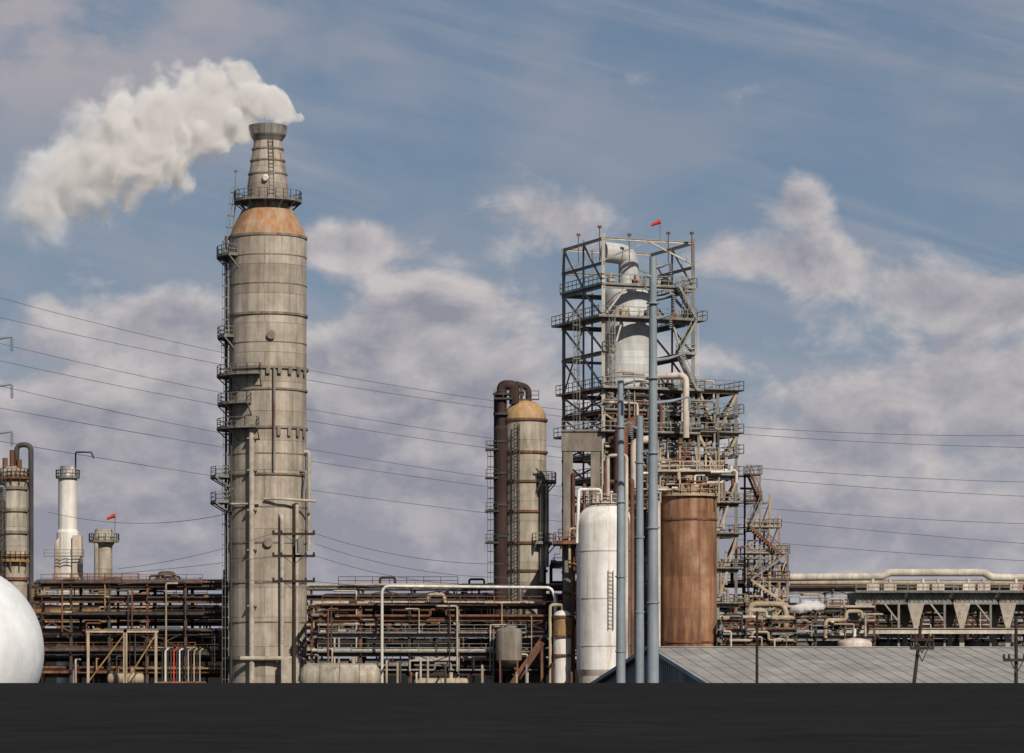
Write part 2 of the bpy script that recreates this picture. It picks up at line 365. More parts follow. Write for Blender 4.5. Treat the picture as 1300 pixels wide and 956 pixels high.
part(st,'manway',MB().cyl(pol(SC,4.8,279,Z(430)),pol(SC,5.35,279,Z(430)),.55,n=20),mRing)
part(st,'manway',MB().cyl(pol(SC,4.8,275,Z(690)),pol(SC,5.35,275,Z(690)),.6,n=20),mRing)
part(st,'equipment_box',MB().box((sx+3.4,-6,Z(858)),(2.4,1.4,4.5)),mBeige)
part(st,'dish_antenna',MB().cyl(W(337,226,-2.6),W(337,226,-3.1),.45,.3,n=16),mWhite)
for px,py in((299,222),(284,312),(307,452),(310,475)):
    b=W(px,py+25,-1.5);part(st,'lamp_post',MB().cyl(b,b+Vector((0,0,3)),.06,n=6).box(b+Vector((0,0,3)),(.45,.3,.25)),mGray)
# ------------------------------------------------------------ STEAM: density field along a curved drifting axis
def steam(name,label,spine,yy,dens0,dens1,nscale,emis,base,amp=1.0,depth=.85,wisp=1.0):
    P=[((px-650)*(D0+yy)*K-base.x, wz(py,yy)-base.z, r*(D0+yy)*K) for px,py,r in spine]
    P.sort();x0,x1=P[0][0],P[-1][0];zr=max(abs(p[1]) for p in P)*1.3;rmx=max(p[2] for p in P)
    m=MB();n=20;ringsv=[]
    Q=[(x0-P[0][2]*.9,P[0][1],.05)]+[(x,z,r*1.32) for x,z,r in P]+[(x1+P[-1][2]*.9,P[-1][1],.05)]
    for x,z,r in Q:
        for k in range(n):
            t=2*math.pi*k/n;ringsv.append(base+Vector((x,math.cos(t)*r*depth,z+math.sin(t)*r)))
    m.add(ringsv,[(i*n+k,i*n+(k+1)%n,(i+1)*n+(k+1)%n,(i+1)*n+k) for i in range(len(Q)-1) for k in range(n)]+[tuple(range(n))[::-1],tuple(range((len(Q)-1)*n,len(Q)*n))],True)
    mt=bpy.data.materials.new(name+'_vapour');mt.use_nodes=True;t=mt.node_tree;t.nodes.clear();l=t.links.new
    def M_(op,a,b=None,clamp=False):
        q=t.nodes.new('ShaderNodeMath');q.operation=op;q.use_clamp=clamp
        for i,x in enumerate((a,b)):
            if x is None: continue
            if isinstance(x,(int,float)): q.inputs[i].default_value=x
            else: l(x,q.inputs[i])
        return q.outputs[0]
    def MR(v,a,b,c,d,sm=False):
        q=t.nodes.new('ShaderNodeMapRange');q.interpolation_type='SMOOTHSTEP' if sm else 'LINEAR';l(v,q.inputs[0])
        for i,x in zip((1,2,3,4),(a,b,c,d)): 
            if isinstance(x,(int,float)): q.inputs[i].default_value=x
            else: l(x,q.inputs[i])
        return q.outputs[0]
    tcn=t.nodes.new('ShaderNodeTexCoord');s=t.nodes.new('ShaderNodeSeparateXYZ');l(tcn.outputs['Object'],s.inputs[0])
    tt=MR(s.outputs[0],x0,x1,0,1)
    rz_=t.nodes.new('ShaderNodeValToRGB');l(tt,rz_.inputs[0]);rz_.color_ramp.interpolation='LINEAR'
    E=rz_.color_ramp.elements
    for i,(x,z,r) in enumerate(P):
        pos=(x-x0)/(x1-x0);cl=((z+zr)/(2*zr),r/rmx,0,1)
        if i==0: E[0].position=0;E[0].color=cl
        elif i==len(P)-1: E[-1].position=1;E[-1].color=cl
        else: q=E.new(pos);q.color=cl
    cs=t.nodes.new('ShaderNodeSeparateColor');l(rz_.outputs[0],cs.inputs[0])
    zc=MR(cs.outputs[0],0,1,-zr,zr);rr_=M_('MULTIPLY',cs.outputs[1],rmx)
    dz=M_('SUBTRACT',s.outputs[2],zc);dy=M_('MULTIPLY',s.outputs[1],1/depth)
    d=M_('DIVIDE',M_('SQRT',M_('ADD',M_('MULTIPLY',dz,dz),M_('MULTIPLY',dy,dy))),rr_)
    n1=t.nodes.new('ShaderNodeTexNoise');n1.inputs['Scale'].default_value=nscale;n1.inputs['Detail'].default_value=6;n1.inputs['Roughness'].default_value=.64;n1.inputs['Distortion'].default_value=.5;l(tcn.outputs['Object'],n1.inputs['Vector'])
    vo=t.nodes.new('ShaderNodeTexVoronoi');vo.feature='SMOOTH_F1';vo.inputs['Scale'].default_value=nscale*1.5;vo.inputs['Smoothness'].default_value=.4
    wv_=t.nodes.new('ShaderNodeVectorMath');wv_.operation='MULTIPLY_ADD';l(n1.outputs['Color'],wv_.inputs[0]);wv_.inputs[1].default_value=(1.6/nscale*.25,)*3;l(tcn.outputs['Object'],wv_.inputs[2]);l(wv_.outputs[0],vo.inputs['Vector'])
    f=M_('SUBTRACT',1.0,d)
    na=MR(tt,.2,.9,3.0*amp*wisp,2.0*amp)
    f=M_('ADD',f,M_('MULTIPLY',M_('SUBTRACT',n1.outputs['Fac'],.5),na))
    f=M_('ADD',f,M_('MULTIPLY',M_('SUBTRACT',.45,vo.outputs['Distance']),MR(tt,.1,.8,.3*amp,1.0*amp)))
    lo=MR(tt,.1,.75,.12,.08)
    hi=MR(tt,.1,.85,1.15,.26)
    sm=MR(f,lo,hi,0,1,True)
    edge=MR(d,.95,1.3,1,0,True)
    dn=M_('MULTIPLY',M_('MULTIPLY',sm,edge),MR(tt,.05,.85,dens0,dens1))
    tail=MR(tt,0,.14,.0,1,True);dn=M_('MULTIPLY',dn,tail)
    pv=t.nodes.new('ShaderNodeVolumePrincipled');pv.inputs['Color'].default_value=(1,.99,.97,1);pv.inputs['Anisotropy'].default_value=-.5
    l(dn,pv.inputs['Density']);l(M_('MULTIPLY',dn,emis),pv.inputs['Emission Strength']);pv.inputs['Emission Color'].default_value=(1,.90,.81,1)  # warm emission stands in for light scattered repeatedly inside the steam
    o=t.nodes.new('ShaderNodeOutputMaterial');l(pv.outputs[0],o.inputs['Volume'])
    return single(name,label,'steam',m,mt,base)
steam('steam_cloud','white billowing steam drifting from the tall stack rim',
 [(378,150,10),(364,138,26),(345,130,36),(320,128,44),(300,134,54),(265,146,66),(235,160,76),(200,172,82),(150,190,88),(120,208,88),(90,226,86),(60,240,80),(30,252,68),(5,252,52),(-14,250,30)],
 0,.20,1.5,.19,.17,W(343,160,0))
# ------------------------------------------------------------ TWIN COLUMN
y=4;cc=(wx(666.5,y),y);s_=(D0+y)*K
tw=thing('distillation_column','tall narrow grey beige column with domed rusty top and ladders','column',(cc[0],y,0))
r=27*s_
part(tw,'shell',MB().rev(cc,[(r,0),(r,wz(532,y))],40),mCream)
part(tw,'dome',MB().rev(cc,dome(r,wz(532,y),24*s_),40),mCreamRust,'orange rust stained dome head')
for py in(534,575,612,650,690,725):
    z=wz(py,y);part(tw,'stiffener_ring',MB().rev(cc,[(r,z+.15),(r+.2,z+.15),(r+.2,z-.15),(r,z-.15)],40,sharp=True),mRust)
part(tw,'overhead_pipe',MB().pipe([(wx(671,y),y,wz(512,y)),(wx(671,y),y,wz(492,y)),(wx(655,y),y-.5,wz(488,y))],.4,12),mDarkRust)
part(tw,'railing',MB().rail([(wx(p,y),y-1,wz(509,y)) for p in(654,684)],1.2,.08),mDark)
part(tw,'vent_valve',MB().cyl((wx(662,y),y-.5,wz(512,y)),(wx(662,y),y-.5,wz(488,y)),.18,n=8).box((wx(662,y),y-.5,wz(500,y)),(.7,.5,.5)),mDark)
platform(tw,cc,r,r+1.3,300,400,wz(612,y));platform(tw,cc,r,r+1.3,290,400,wz(690,y))
for x0,x1,p0,p1 in((688,683,600,720),(694,694,615,700)): part(tw,'side_pipe',MB().pipe([W(x0,p1+20,y-2.5),W(x0,p0,y-2.5),W(x1-6,p0,y-2.5)],.28,8),mCream)
part(tw,'ladder',MB().ladder((wx(656,y),y-2.9,0),(wx(656,y),y-2.9,wz(540,y)),True),mDark)
dr=thing('vapour_riser','tall sooty dark rusty riser pipe bent over at its top','pipe',(wx(640,y),y-1,0))
part(dr,'pipe',MB().pipe([(wx(637,y),y-1,0),(wx(637,y),y-1,wz(490,y)),(wx(653,y),y-1,wz(490,y)),(wx(653,y),y-1,wz(514,y))],6.5*s_,16,bend=.55),mDarkRust)
part(dr,'outer_pipe',MB().pipe([(wx(630,y),y+.5,0),(wx(630,y),y+.5,wz(500,y)),(wx(637,y),y+.5,wz(497,y))],.32,8),mDarkRust)
part(dr,'jacket',MB().rev((wx(637,y),y-1),[(.98,0),(.98,wz(545,y)),(.7,wz(541,y))],18,sharp=True),mDarkRust)
part(dr,'top_railing',MB().rail([(wx(p,y),y-2,wz(508,y)) for p in(628,650)],1.1,.08,1).box((wx(639,y),y-1.2,wz(508,y)),(2.3,1.7,.12)),mDark)
for py in(500,525,560,600,640,680): part(dr,'clamp',MB().rev((wx(637,y),y-1),[(.6,wz(py,y)),(1.1,wz(py,y)),(1.1,wz(py,y)-.3),(.6,wz(py,y)-.3)],16,sharp=True),mDark)
part(dr,'ladder',MB().ladder((wx(627,y),y-1,0),(wx(627,y),y-1,wz(560,y)),True,(-1,0,0)),mDark)
for py in(572,608,650,690):
    m=MB().box((wx(625,y),y-1,wz(py,y)),(1.8,2,.15));part(dr,'platform',m,mDark)
    q=[(wx(617,y),y-2,wz(py,y)),(wx(632,y),y-2,wz(py,y))];part(dr,'railing',MB().rail(q,1.1,.08),mDark)
# ------------------------------------------------------------ MAIN PROCESS TOWER
th=math.radians(22.5);E1=Vector((math.cos(th),math.sin(th),0));E2=Vector((-math.sin(th),math.cos(th),0))
y0=-4.0;O=Vector((wx(766,y0),y0,0))
def T(a,b,z): return O+E1*a+E2*b+Vector((0,0,z))
tz=lambda py: wz(py,y0)
tower=thing('process_tower','tall open steel process structure with platforms around a column','tower',T(0,0,0))
A=[0,4.0,8.3,12.5];B=[0,6.2,12.5]
for a in A:
    for b in B:
        if a in(4.0,8.3) and b==6.2: continue
        inner=(a in(4.0,8.3) or b==6.2)
        mm=mPale if (a==0 and b==0) else (mGray if R.random()<.5 else mGreen)
        w=.44 if not inner else .26
        zt=tz(297) 
        if inner and b==0: zt=tz(530)
        if b==12.5 : zt=tz(300)
        part(tower,'column',MB().ibeam(T(a,b,0),T(a,b,zt),w),mm)
levels=[299,330,360,402,445,492,520,548,575,605,640,680,720,765,810]
for i,py in enumerate(levels):
    z=tz(py)-.35;m=MB()
    for b in B: 
        if py<500 and b==6.2: continue
        if py in(445,330) and b==0: continue
        m.ibeam(T(-.3,b,z),T(12.8,b,z),.26,.36 if py>300 else .3)
    for a in(0,12.5): m.ibeam(T(a,-.3,z),T(a,12.8,z),.26,.36)
    part(tower,'floor_frame',m,R.choice([mGray,mRust,mTan]) if py>480 else (mPale if py<300 else mGreen))
decks={360:(-.4,12.9,1),402:(-1.2,13.9,1),492:(-.6,13.5,1),520:(0,12.5,1),548:(-.9,13,1),575:(0,12.5,1),605:(0,12.5,1),640:(0,12.5,1),680:(-.6,12.5,1),720:(0,12.5,1),765:(0,12.5,1)}
for py,(a0,a1,rl) in decks.items():
    z=tz(py);m=MB();o=1.2 if py in(402,492,548) else .3
    e=.9 if py<500 else 1.5
    for (p,q,u,v) in((a0,a1,-o,e-.2),(a0,a1,12.5-e,12.5+o),(a0,e,e-.2,12.5-e),(12.5-e,a1,e-.2,12.5-e)):
        c=T((p+q)/2,(u+v)/2,z-.06);m.box(c,(q-p,v-u,.12),th)
    part(tower,'deck',m,mGray if py<500 else mDark)
    if rl: 
        part(tower,'railing',MB().rail([T(a0,12.5+o,z),T(a0,-o,z),T(a1,-o,z),T(a1,12.5+o,z)],1.25,.085,1.3),mGreen if py<560 else R.choice([mGreen,mTan,mRust]))
z=tz(445)
for (a0,a1) in((-.2,1.6),(10.2,12.7)):
    part(tower,'side_platform',MB().box(T((a0+a1)/2,6,z-.06),(a1-a0,13,.12),th),mGray)
    part(tower,'railing',MB().rail([T(a0,-.4,z),T(a1,-.4,z)],1.2,.085,1),mGreen)
def dg(p,q,w=.24): return MB().beam(p,q,w)
for (a,b,pa,pb_) in((0,6.2,330,299),(12.5,6.2,330,299),(0,3,402,360),(12.5,9.0,402,360),(0,2.6,492,402),(12.5,9.6,492,402)):
    part(tower,'bracing',dg(T(a,0,tz(pa)),T(b,0,tz(pb_)-.4),.22),mPale if R.random()<.5 else mGreen)
    part(tower,'bracing',dg(T(a,12.5,tz(pa)),T(b,12.5,tz(pb_)-.4),.2),mGray)
for p0,p1 in((402,360),(360,299),(492,445),(445,402)):
    for (a,b) in zip(B,B[1:]):
        for aa in(0,12.5):
            part(tower,'bracing',dg(T(aa,a,tz(p0)),T(aa,b,tz(p1)-.4),.2),mGreen)
for i in range(5,len(levels)-1):
    z1=tz(levels[i])-.4;z0=tz(levels[i+1])
    m=MB()
    for (a,b) in zip(A,A[1:]):
        if R.random()<.65:
            if R.random()<.5: m.beam(T(a,0,z0),T(b,0,z1),.2)
            else: m.beam(T(b,0,z0),T(a,0,z1),.2)
    for (a,b) in zip(B,B[1:]):
        if R.random()<.85: m.beam(T(0,a,z0),T(0,b,z1),.2);
        if R.random()<.5: m.beam(T(0,a,z1),T(0,b,z0),.18)
        m.beam(T(12.5,a,z0),T(12.5,b,z1),.18)
    m.beam(T(0,12.5,z0),T(6,12.5,z1),.2).beam(T(12.5,12.5,z0),T(6,12.5,z1),.2)
    part(tower,'bracing',m,R.choice([mTan,mGray,mRust,mTan]))
part(tower,'ladder',MB().ladder(T(13.9,3,tz(492)),T(13.9,3,tz(388)),True,(E1.x,E1.y,0)),mWhiteRust)
part(tower,'ladder',MB().ladder(T(-1.6,4,tz(545)),T(-1.6,4,tz(388)),True,(-E1.x,-E1.y,0)),mGray)
part(tower,'ladder',MB().ladder(T(11,-.7,tz(402)),T(11,-.7,tz(345)),True),mGray)
part(tower,'ladder',MB().ladder(T(0.8,-.9,tz(492)),T(0.8,-.9,tz(402)),True),mGray)
def stair(par,p,q,mm=None,w=1.0):
    mm=mm or mGray
    p=Vector(p);q=Vector(q);d=q-p;sd=Vector((0,0,1)).cross(d).normalized()*w/2
    m=MB()
    for s1 in(-1,1):
        m.beam(p+sd*s1,q+sd*s1,.09,.3)
        m.beam(p+sd*s1+Vector((0,0,1.1)),q+sd*s1+Vector((0,0,1.1)),.07)
        for i in range(4):
            u=p.lerp(q,i/3)+sd*s1;m.beam(u,u+Vector((0,0,1.1)),.06)
    n=max(3,int(abs(d.z)/.25))
    for i in range(n):
        u=p.lerp(q,(i+.5)/n);m.beam(u-sd,u+sd,.28,.04)
    part(par,'stair_flight',m,mm)
for p0,p1,fl in((492,445,0),(445,402,1),(402,360,0)):
    a,b=(9.9,12.4) if fl else (12.4,9.9)
    stair(tower,T(a,-.9,tz(p0)),T(b,-.9,tz(p1)),mGreen)
vc=T(5.6,4.6,0);vs=thing('reactor_vessel','silver grey jacketed vertical vessel inside the steel structure','vessel',(vc.x,vc.y,0))
zz=lambda py: wz(py,vc.y);RV=3.3
part(vs,'upper_shell',MB().rev((vc.x,vc.y),[(RV,zz(530)),(RV,zz(378))]+dome(RV,zz(378),1.9)[1:],48),mAlu)
part(vs,'skirt',MB().rev((vc.x,vc.y),[(3.5,0),(3.5,zz(545)),(RV,zz(530))],44),mDrum,'rusty brown lower shell')
for py in(425,480,530):
    z=zz(py);part(vs,'stiffener_ring',MB().rev((vc.x,vc.y),[(RV-.05,z+.08),(RV+.1,z+.08),(RV+.1,z-.08),(RV-.05,z-.08)],40,sharp=True),mAlu)
part(vs,'overhead_elbow',MB().pipe([(vc.x,vc.y,zz(366)),(vc.x,vc.y,zz(324)),(vc.x-2.4,vc.y-1.0,zz(322)),(vc.x-3.2,vc.y-1.3,zz(322))],1.3,20,bend=2.3),mAlu,'shiny curved overhead duct')
part(vs,'transfer_pipe',MB().pipe([(vc.x+2,vc.y-4,zz(482)),(vc.x+7,vc.y-6,zz(482)),(vc.x+7,vc.y-6,zz(560))],.42,12),mWhiteRust)
part(vs,'transfer_pipe',MB().pipe([T(1.5,-2.0,tz(640)),T(1.5,-2.0,tz(545)),T(4.5,-1.2,tz(535))],.9,14),mRust)
part(vs,'transfer_pipe',MB().pipe([T(3.5,-1.6,tz(620)),T(3.5,-1.6,tz(560)),T(6.5,-1.2,tz(556))],.5,14),mWhiteRust)
pm=[mGray,mTan,mRust,mWhiteRust,mGreen,mRust,mDark,mTan]
for i in range(95):
    py=R.choice(levels[5:]);z=tz(py)+R.uniform(.5,2);a=R.uniform(-.5,11);b=R.uniform(-.8,2);rr=R.uniform(.08,.24)
    p=T(a,b,z);pts=[p,p+E1*R.uniform(1.5,5)]
    pts.append(pts[-1]+Vector((0,0,-R.uniform(1,6))))
    if R.random()<.5: pts.append(pts[-1]+E1*R.uniform(-3,3))
    part(tower,'branch_pipe',MB().pipe(pts,rr,8),R.choice(pm))
for i in range(18):
    a=R.uniform(0,12);rr=R.uniform(.12,.3);zt=tz(R.uniform(500,620));part(tower,'downcomer_pipe',MB().cyl(T(a,R.uniform(-.6,3),tz(R.uniform(700,820))),T(a,-.4,zt),rr,n=8),R.choice(pm))
for i in range(60):
    py=R.choice([360,402,492,520,548,575,605,640,680,720]);z=tz(py);a=R.uniform(.5,12);b=R.choice([-.2,.3,.5])
    s0=R.uniform(.4,1.0);p=T(a,b,z+s0/2+.05)
    m=MB().box(p,(s0,s0*.7,s0),th);m.cyl(p+Vector((0,0,s0/2)),p+Vector((0,0,s0/2+.6)),.16,n=10)
    part(tower,'instrument_box',m,R.choice([mGray,mWhiteRust,mTan,mRust,mDark]))
ext=thing('equipment_structure','stepped steel equipment platform beside the process tower','platform',T(13.2,0,0))
EA=[13.3,16.0,18.6];EB=[0,9]
for a in EA:
    for b in EB: part(ext,'column',MB().ibeam(T(a,b,0),T(a,b,tz(490)),.36),R.choice([mGray,mTan,mGreen]))
for py in(490,520,545,572,600,635,675,720,765,805):
    z=tz(py)
    m=MB()
    for b in EB: m.ibeam(T(8.3 if py<600 else 13.2,b-.1,z-.3),T(18.9,b-.1,z-.3),.25,.36)
    for a in EA: m.ibeam(T(a,-.3,z-.32),T(a,9.3,z-.32),.25,.34)
    part(ext,'floor_frame',m,R.choice([mGray,mTan,mGreen,mRust]))
    if py not in(520,572): m=MB().box(T(13.9+2.5,4.5,z-.05),(5.9,10.4,.1),th);part(ext,'deck',m,mDark)
    part(ext,'railing',MB().rail([T(8.5 if py<600 else 13.3,-.8,z),T(19.3,-.8,z),T(19.3,9,z)],1.2,.085,1.3),R.choice([mGreen,mGray]))
lv=[490,545,600,675,765,850]
for p0,p1 in zip(lv,lv[1:]):
    m=MB();m.beam(T(13.3,-.1,tz(p0)-.4),T(16,-.1,tz(p1)),.3);m.beam(T(18.6,-.1,tz(p0)-.4),T(16,-.1,tz(p1)),.3)
    m.beam(T(18.6,0,tz(p0)-.4),T(18.6,9,tz(p1)),.22)
    part(ext,'bracing',m,mTan if p0<700 else mRust)
for i in range(55):
    py=R.choice([520,545,572,600,635,675,720,765,805]);z=tz(py);a=R.uniform(13.6,18);p=T(a,R.uniform(-.4,1.5),z+R.uniform(.6,2.2))
    pts=[p,p+E1*R.uniform(-3,2)+Vector((0,0,.01)),];pts.append(pts[-1]+Vector((0,0,-R.uniform(1,5))))
    part(ext,'branch_pipe',MB().pipe(pts,R.uniform(.08,.26),8),R.choice(pm))
for i in range(24):
    py=R.choice([545,600,635,675,720,765]);z=tz(py);s0=R.uniform(.5,1.3);p=T(R.uniform(13.6,18.4),R.uniform(.2,2),z+s0/2+.05)
    m=MB().box(p,(s0*1.3,s0*.7,s0),th);m.cyl(p+Vector((0,0,s0/2)),p+Vector((0,0,s0/2+.6)),.16,n=10)
    part(ext,'instrument_box',m,R.choice([mGray,mTan,mRust,mDark]))
stt=thing('stair_tower','rusty zigzag stair tower stepping down beside the structure','stairs',T(19.5,0,0))
steps=[(19.5,21.6,598),(21.6,23.0,634),(23.0,24.4,660),(24.4,25.6,700)]
for a0,a1,py in steps:
    for b in(-.8,3.5): part(stt,'column',MB().ibeam(T(a1,b,0),T(a1,b,tz(py)+1.2),.26),R.choice([mGray,mTan,mGreen]))
    q=py;m=MB();br=MB()
    while q<860:
        z=tz(q);m.beam(T(19.5,-.8,z),T(a1,-.8,z),.2,.28);m.beam(T(a1,-.8,z),T(a1,3.5,z),.2,.28)
        br.beam(T(a0,-.8,z-3.4),T(a1,-.8,z),.14);q+=36
    part(stt,'floor_frame',m,mGray);part(stt,'bracing',br,R.choice([mTan,mRust]))
q=598;k=0
amax=lambda q: [s for s in steps if s[2]<=q][-1][1]
while q<850:
    z=tz(q);a1=amax(q);part(stt,'landing',MB().box(T((19.5+a1)/2,1.2,z-.05),(a1-19.5,4.4,.1),th),mDark)
    part(stt,'railing',MB().rail([T(19.5,-1,z),T(a1+.2,-1,z),T(a1+.2,3.5,z)],1.15,.08,1.0),R.choice([mTan,mGray,mRust]))
    k^=1;a,b=(19.8,max(21.4,a1-.4))
    if k:a,b=b,a
    stair(stt,T(a,-1.3,tz(q+34)),T(b,-1.3,z),R.choice([mRust,mTan,mGray]));q+=34
for i in range(20):
    q=R.choice([634,668,702,736,770,804]);z=tz(q);p=T(R.uniform(20,23),R.uniform(-.5,2),z+R.uniform(.6,2));p2=p+E1*R.uniform(-2,2.5)
    part(stt,'branch_pipe',MB().pipe([p,p2,p2+Vector((0,0,-R.uniform(1,4)))],R.uniform(.08,.2),8),R.choice(pm))
for px,h in((762,3),(800,2),(880,2.2),(735,2),(850,2.2)):
    b=Vector((wx(px,y0),y0+3,tz(300)));part(tower,'lamp_post',MB().cyl(b+Vector((0,0,-3)),b+Vector((0,0,h-1.5)),.06,n=6).box(b+Vector((0,0,h-1.4)),(.5,.3,.3)),mRust)
def sock(px,py,yy,zb,label):
    p=Vector((wx(px,yy),yy,wz(py,yy)));t=thing('windsock',label,'windsock',(p.x,p.y,zb),'windsocks')
    part(t,'pole',MB().cyl((p.x,p.y,zb),(p.x,p.y,p.z+.5),.06,n=6),mGray)
    part(t,'sock',MB().cyl(p+Vector((0,0,.3)),p+Vector((-1.15,0,-.2)),.32,.16,n=10,caps=False),mRed,'bright orange red fabric sock')
sock(838,284,0,tz(300),'red windsock on the roof of the steel structure')
cp=thing('concrete_portal','dark stained concrete portal frame under the steel structure','frame',(wx(735,-2),-2,0))
for px in(721,756):
    for yy in(-4,6): part(cp,'column',MB().box((wx(px,yy),yy,wz(560,yy)/2),(1.2,1.2,wz(560,yy))),mConc)
for yy in(-4,6): part(cp,'beam',MB().box((wx(738,yy),yy-.05,wz(560,yy)),(5.0,1.32,2.6)),mConc)
part(cp,'railing',MB().rail([(wx(713,-5),-5,wz(547,-5)),(wx(765,-5),-5,wz(547,-5))],1.2,.09),mGray)
part(cp,'lower_deck',MB().box((wx(735,-3),-3,wz(690,-3)),(6.4,8,.4)),mRust)
part(cp,'lower_railing',MB().rail([(wx(703,-7),-7,wz(688,-7)),(wx(767,-7),-7,wz(688,-7))],1.2,.09),mRust)
for px in(728,742,750): part(cp,'drain_pipe',MB().pipe([(wx(px,-4.9),-4.9,0),(wx(px,-4.9),-4.9,wz(600+px-728,-4.9))],.22,8),mRust)
for i in range(14):
    p=Vector((wx(R.uniform(706,745),-6),-6.2,wz(R.uniform(670,800),-6)));q=p+Vector((R.uniform(-1,3),0,0))
    part(cp,'branch_pipe',MB().pipe([p,q,q+Vector((0,0,-R.uniform(2,6)))],R.uniform(.1,.25),8),R.choice([mRust,mDark,mTan,mRust]))
# ------------------------------------------------------------ rusty drum with deck
yd=-11;dc=(wx(874,yd),yd);ss=(D0+yd)*K;rd=36*ss
drm=thing('coke_drum','large mottled rust brown cylindrical drum with pipe deck on top','drum',(dc[0],yd,0))
part(drm,'shell',MB().rev(dc,[(rd,wz(868,yd)),(rd,wz(632,yd))],56),mDrum)
part(drm,'skirt',MB().rev(dc,[(rd+.15,0),(rd+.15,wz(868,yd)),(rd,wz(868,yd))],56,sharp=True),mConc)
part(drm,'head',MB().rev(dc,dome(rd,wz(632,yd),2.2),56),mDrum)
for py in(660,815): 
    z=wz(py,yd);part(drm,'stiffener_ring',MB().rev(dc,[(rd,z+.12),(rd+.12,z+.12),(rd+.12,z-.12),(rd,z-.12)],48,sharp=True),mRust)
z=wz(629,yd);part(drm,'platform',MB().arcplat(dc,rd-1.5,rd+.4,0,360,z,.2),mTan)
part(drm,'railing',MB().rail(arcpts(dc,rd+.35,0,360,z,20),1.2,.085),mTan)
z=wz(600,yd);part(drm,'upper_platform',MB().box((dc[0],yd,z),(8.4,7.2,.2)),mTan)
part(drm,'upper_railing',MB().rail([(dc[0]-4.2,yd+3.6,z),(dc[0]-4.2,yd-3.6,z),(dc[0]+4.2,yd-3.6,z),(dc[0]+4.2,yd+3.6,z)],1.2,.085),mWhiteRust)
for i in range(4):
    for j in(-1,1): part(drm,'post',MB().beam((dc[0]-3.6+i*2.4,yd+j*2.9,wz(640,yd)),(dc[0]-3.6+i*2.4,yd+j*2.9,wz(570,yd)),.2),mTan)
for i in range(26):
    a=R.uniform(0,6.28);p=Vector((dc[0]+math.cos(a)*3,yd-2.5-R.random(),wz(R.uniform(583,626),yd)))
    q=p+Vector((R.choice([-1,1])*R.uniform(1,3.2),0,0));part(drm,'pipe_branch',MB().pipe([p,q,q+Vector((0,0,R.uniform(-1.6,1.6)))],R.uniform(.08,.24),10),R.choice([mWhiteRust,mTan,mRust,mWhite,mRust]))
part(drm,'side_pipe',MB().pipe([(dc[0]-rd-.3,yd-1.5,0),(dc[0]-rd-.3,yd-1.5,wz(590,yd)),(dc[0]-1,yd-2.5,wz(586,yd))],.3,10),mWhiteRust)
# ------------------------------------------------------------ white vessel
yv=-18;wc=(wx(768,yv),yv);ss=(D0+yv)*K;rv=36*ss
wv_=thing('storage_vessel','tall white vertical vessel with domed head and rust streaks','vessel',(wc[0],yv,0))
part(wv_,'shell',MB().rev(wc,[(rv,wz(850,yv)),(rv,wz(668,yv))]+dome(rv,wz(668,yv),3.1)[1:],56),mWhite)
part(wv_,'skirt',MB().rev(wc,[(rv*.92,0),(rv*.92,wz(858,yv)),(rv,wz(850,yv))],48,sharp=True),mWhiteRust,'rusting white skirt base')
for py in(700,760,820):
    z=wz(py,yv);part(wv_,'weld_band',MB().rev(wc,[(rv,z+.06),(rv+.05,z+.06),(rv+.05,z-.06),(rv,z-.06)],48,sharp=True),mWhiteRust)
z=wz(640,yv);part(wv_,'platform',MB().arcplat(wc,1.0,2.2,0,360,z+.2),mWhiteRust);part(wv_,'railing',MB().rail(arcpts(wc,2.6,0,360,z,14),1.1,.08),mWhiteRust)
part(wv_,'nozzle_pipe',MB().pipe([(wc[0],yv,wz(640,yv)),(wc[0],yv,wz(612,yv)),(wc[0]+3.2,yv-1.4,wz(612,yv)),(wc[0]+3.2,yv-2.9,wz(612,yv)),(wc[0]+3.2,yv-2.9,0)],.26,12),mRust)
for px,py in((752,640),(758,634),(775,632)): part(wv_,'nozzle',MB().cyl((wx(px,yv),yv-1,wz(650,yv)),(wx(px,yv),yv-1,wz(py-8,yv)),.16,n=8).cyl((wx(px,yv),yv-1,wz(py-6,yv)),(wx(px,yv),yv-1,wz(py-8,yv)),.32,n=10),mWhiteRust)
part(wv_,'ladder',MB().ladder((wc[0]+.6,yv-rv-.1,wz(800,yv)),(wc[0]+.6,yv-rv-.1,wz(725,yv)),False),mGray)
part(wv_,'side_pipe',MB().pipe([(wc[0]+2.5,yv-3.1,0),(wc[0]+2.5,yv-3.1,wz(580,yv)),(wc[0]+.3,yv-2,wz(580,yv)),(wc[0]+.3,yv-2,wz(640,yv))],.22,10),mWhiteRust)
part(wv_,'side_pipe',MB().pipe([(wc[0]-.5,yv-1,wz(636,yv)),(wc[0]-.5,yv-1,wz(622,yv)),(wc[0]-3.2,yv-1,wz(622,yv)),(wc[0]-3.4,yv-1,wz(690,yv))],.2,10),mWhite)
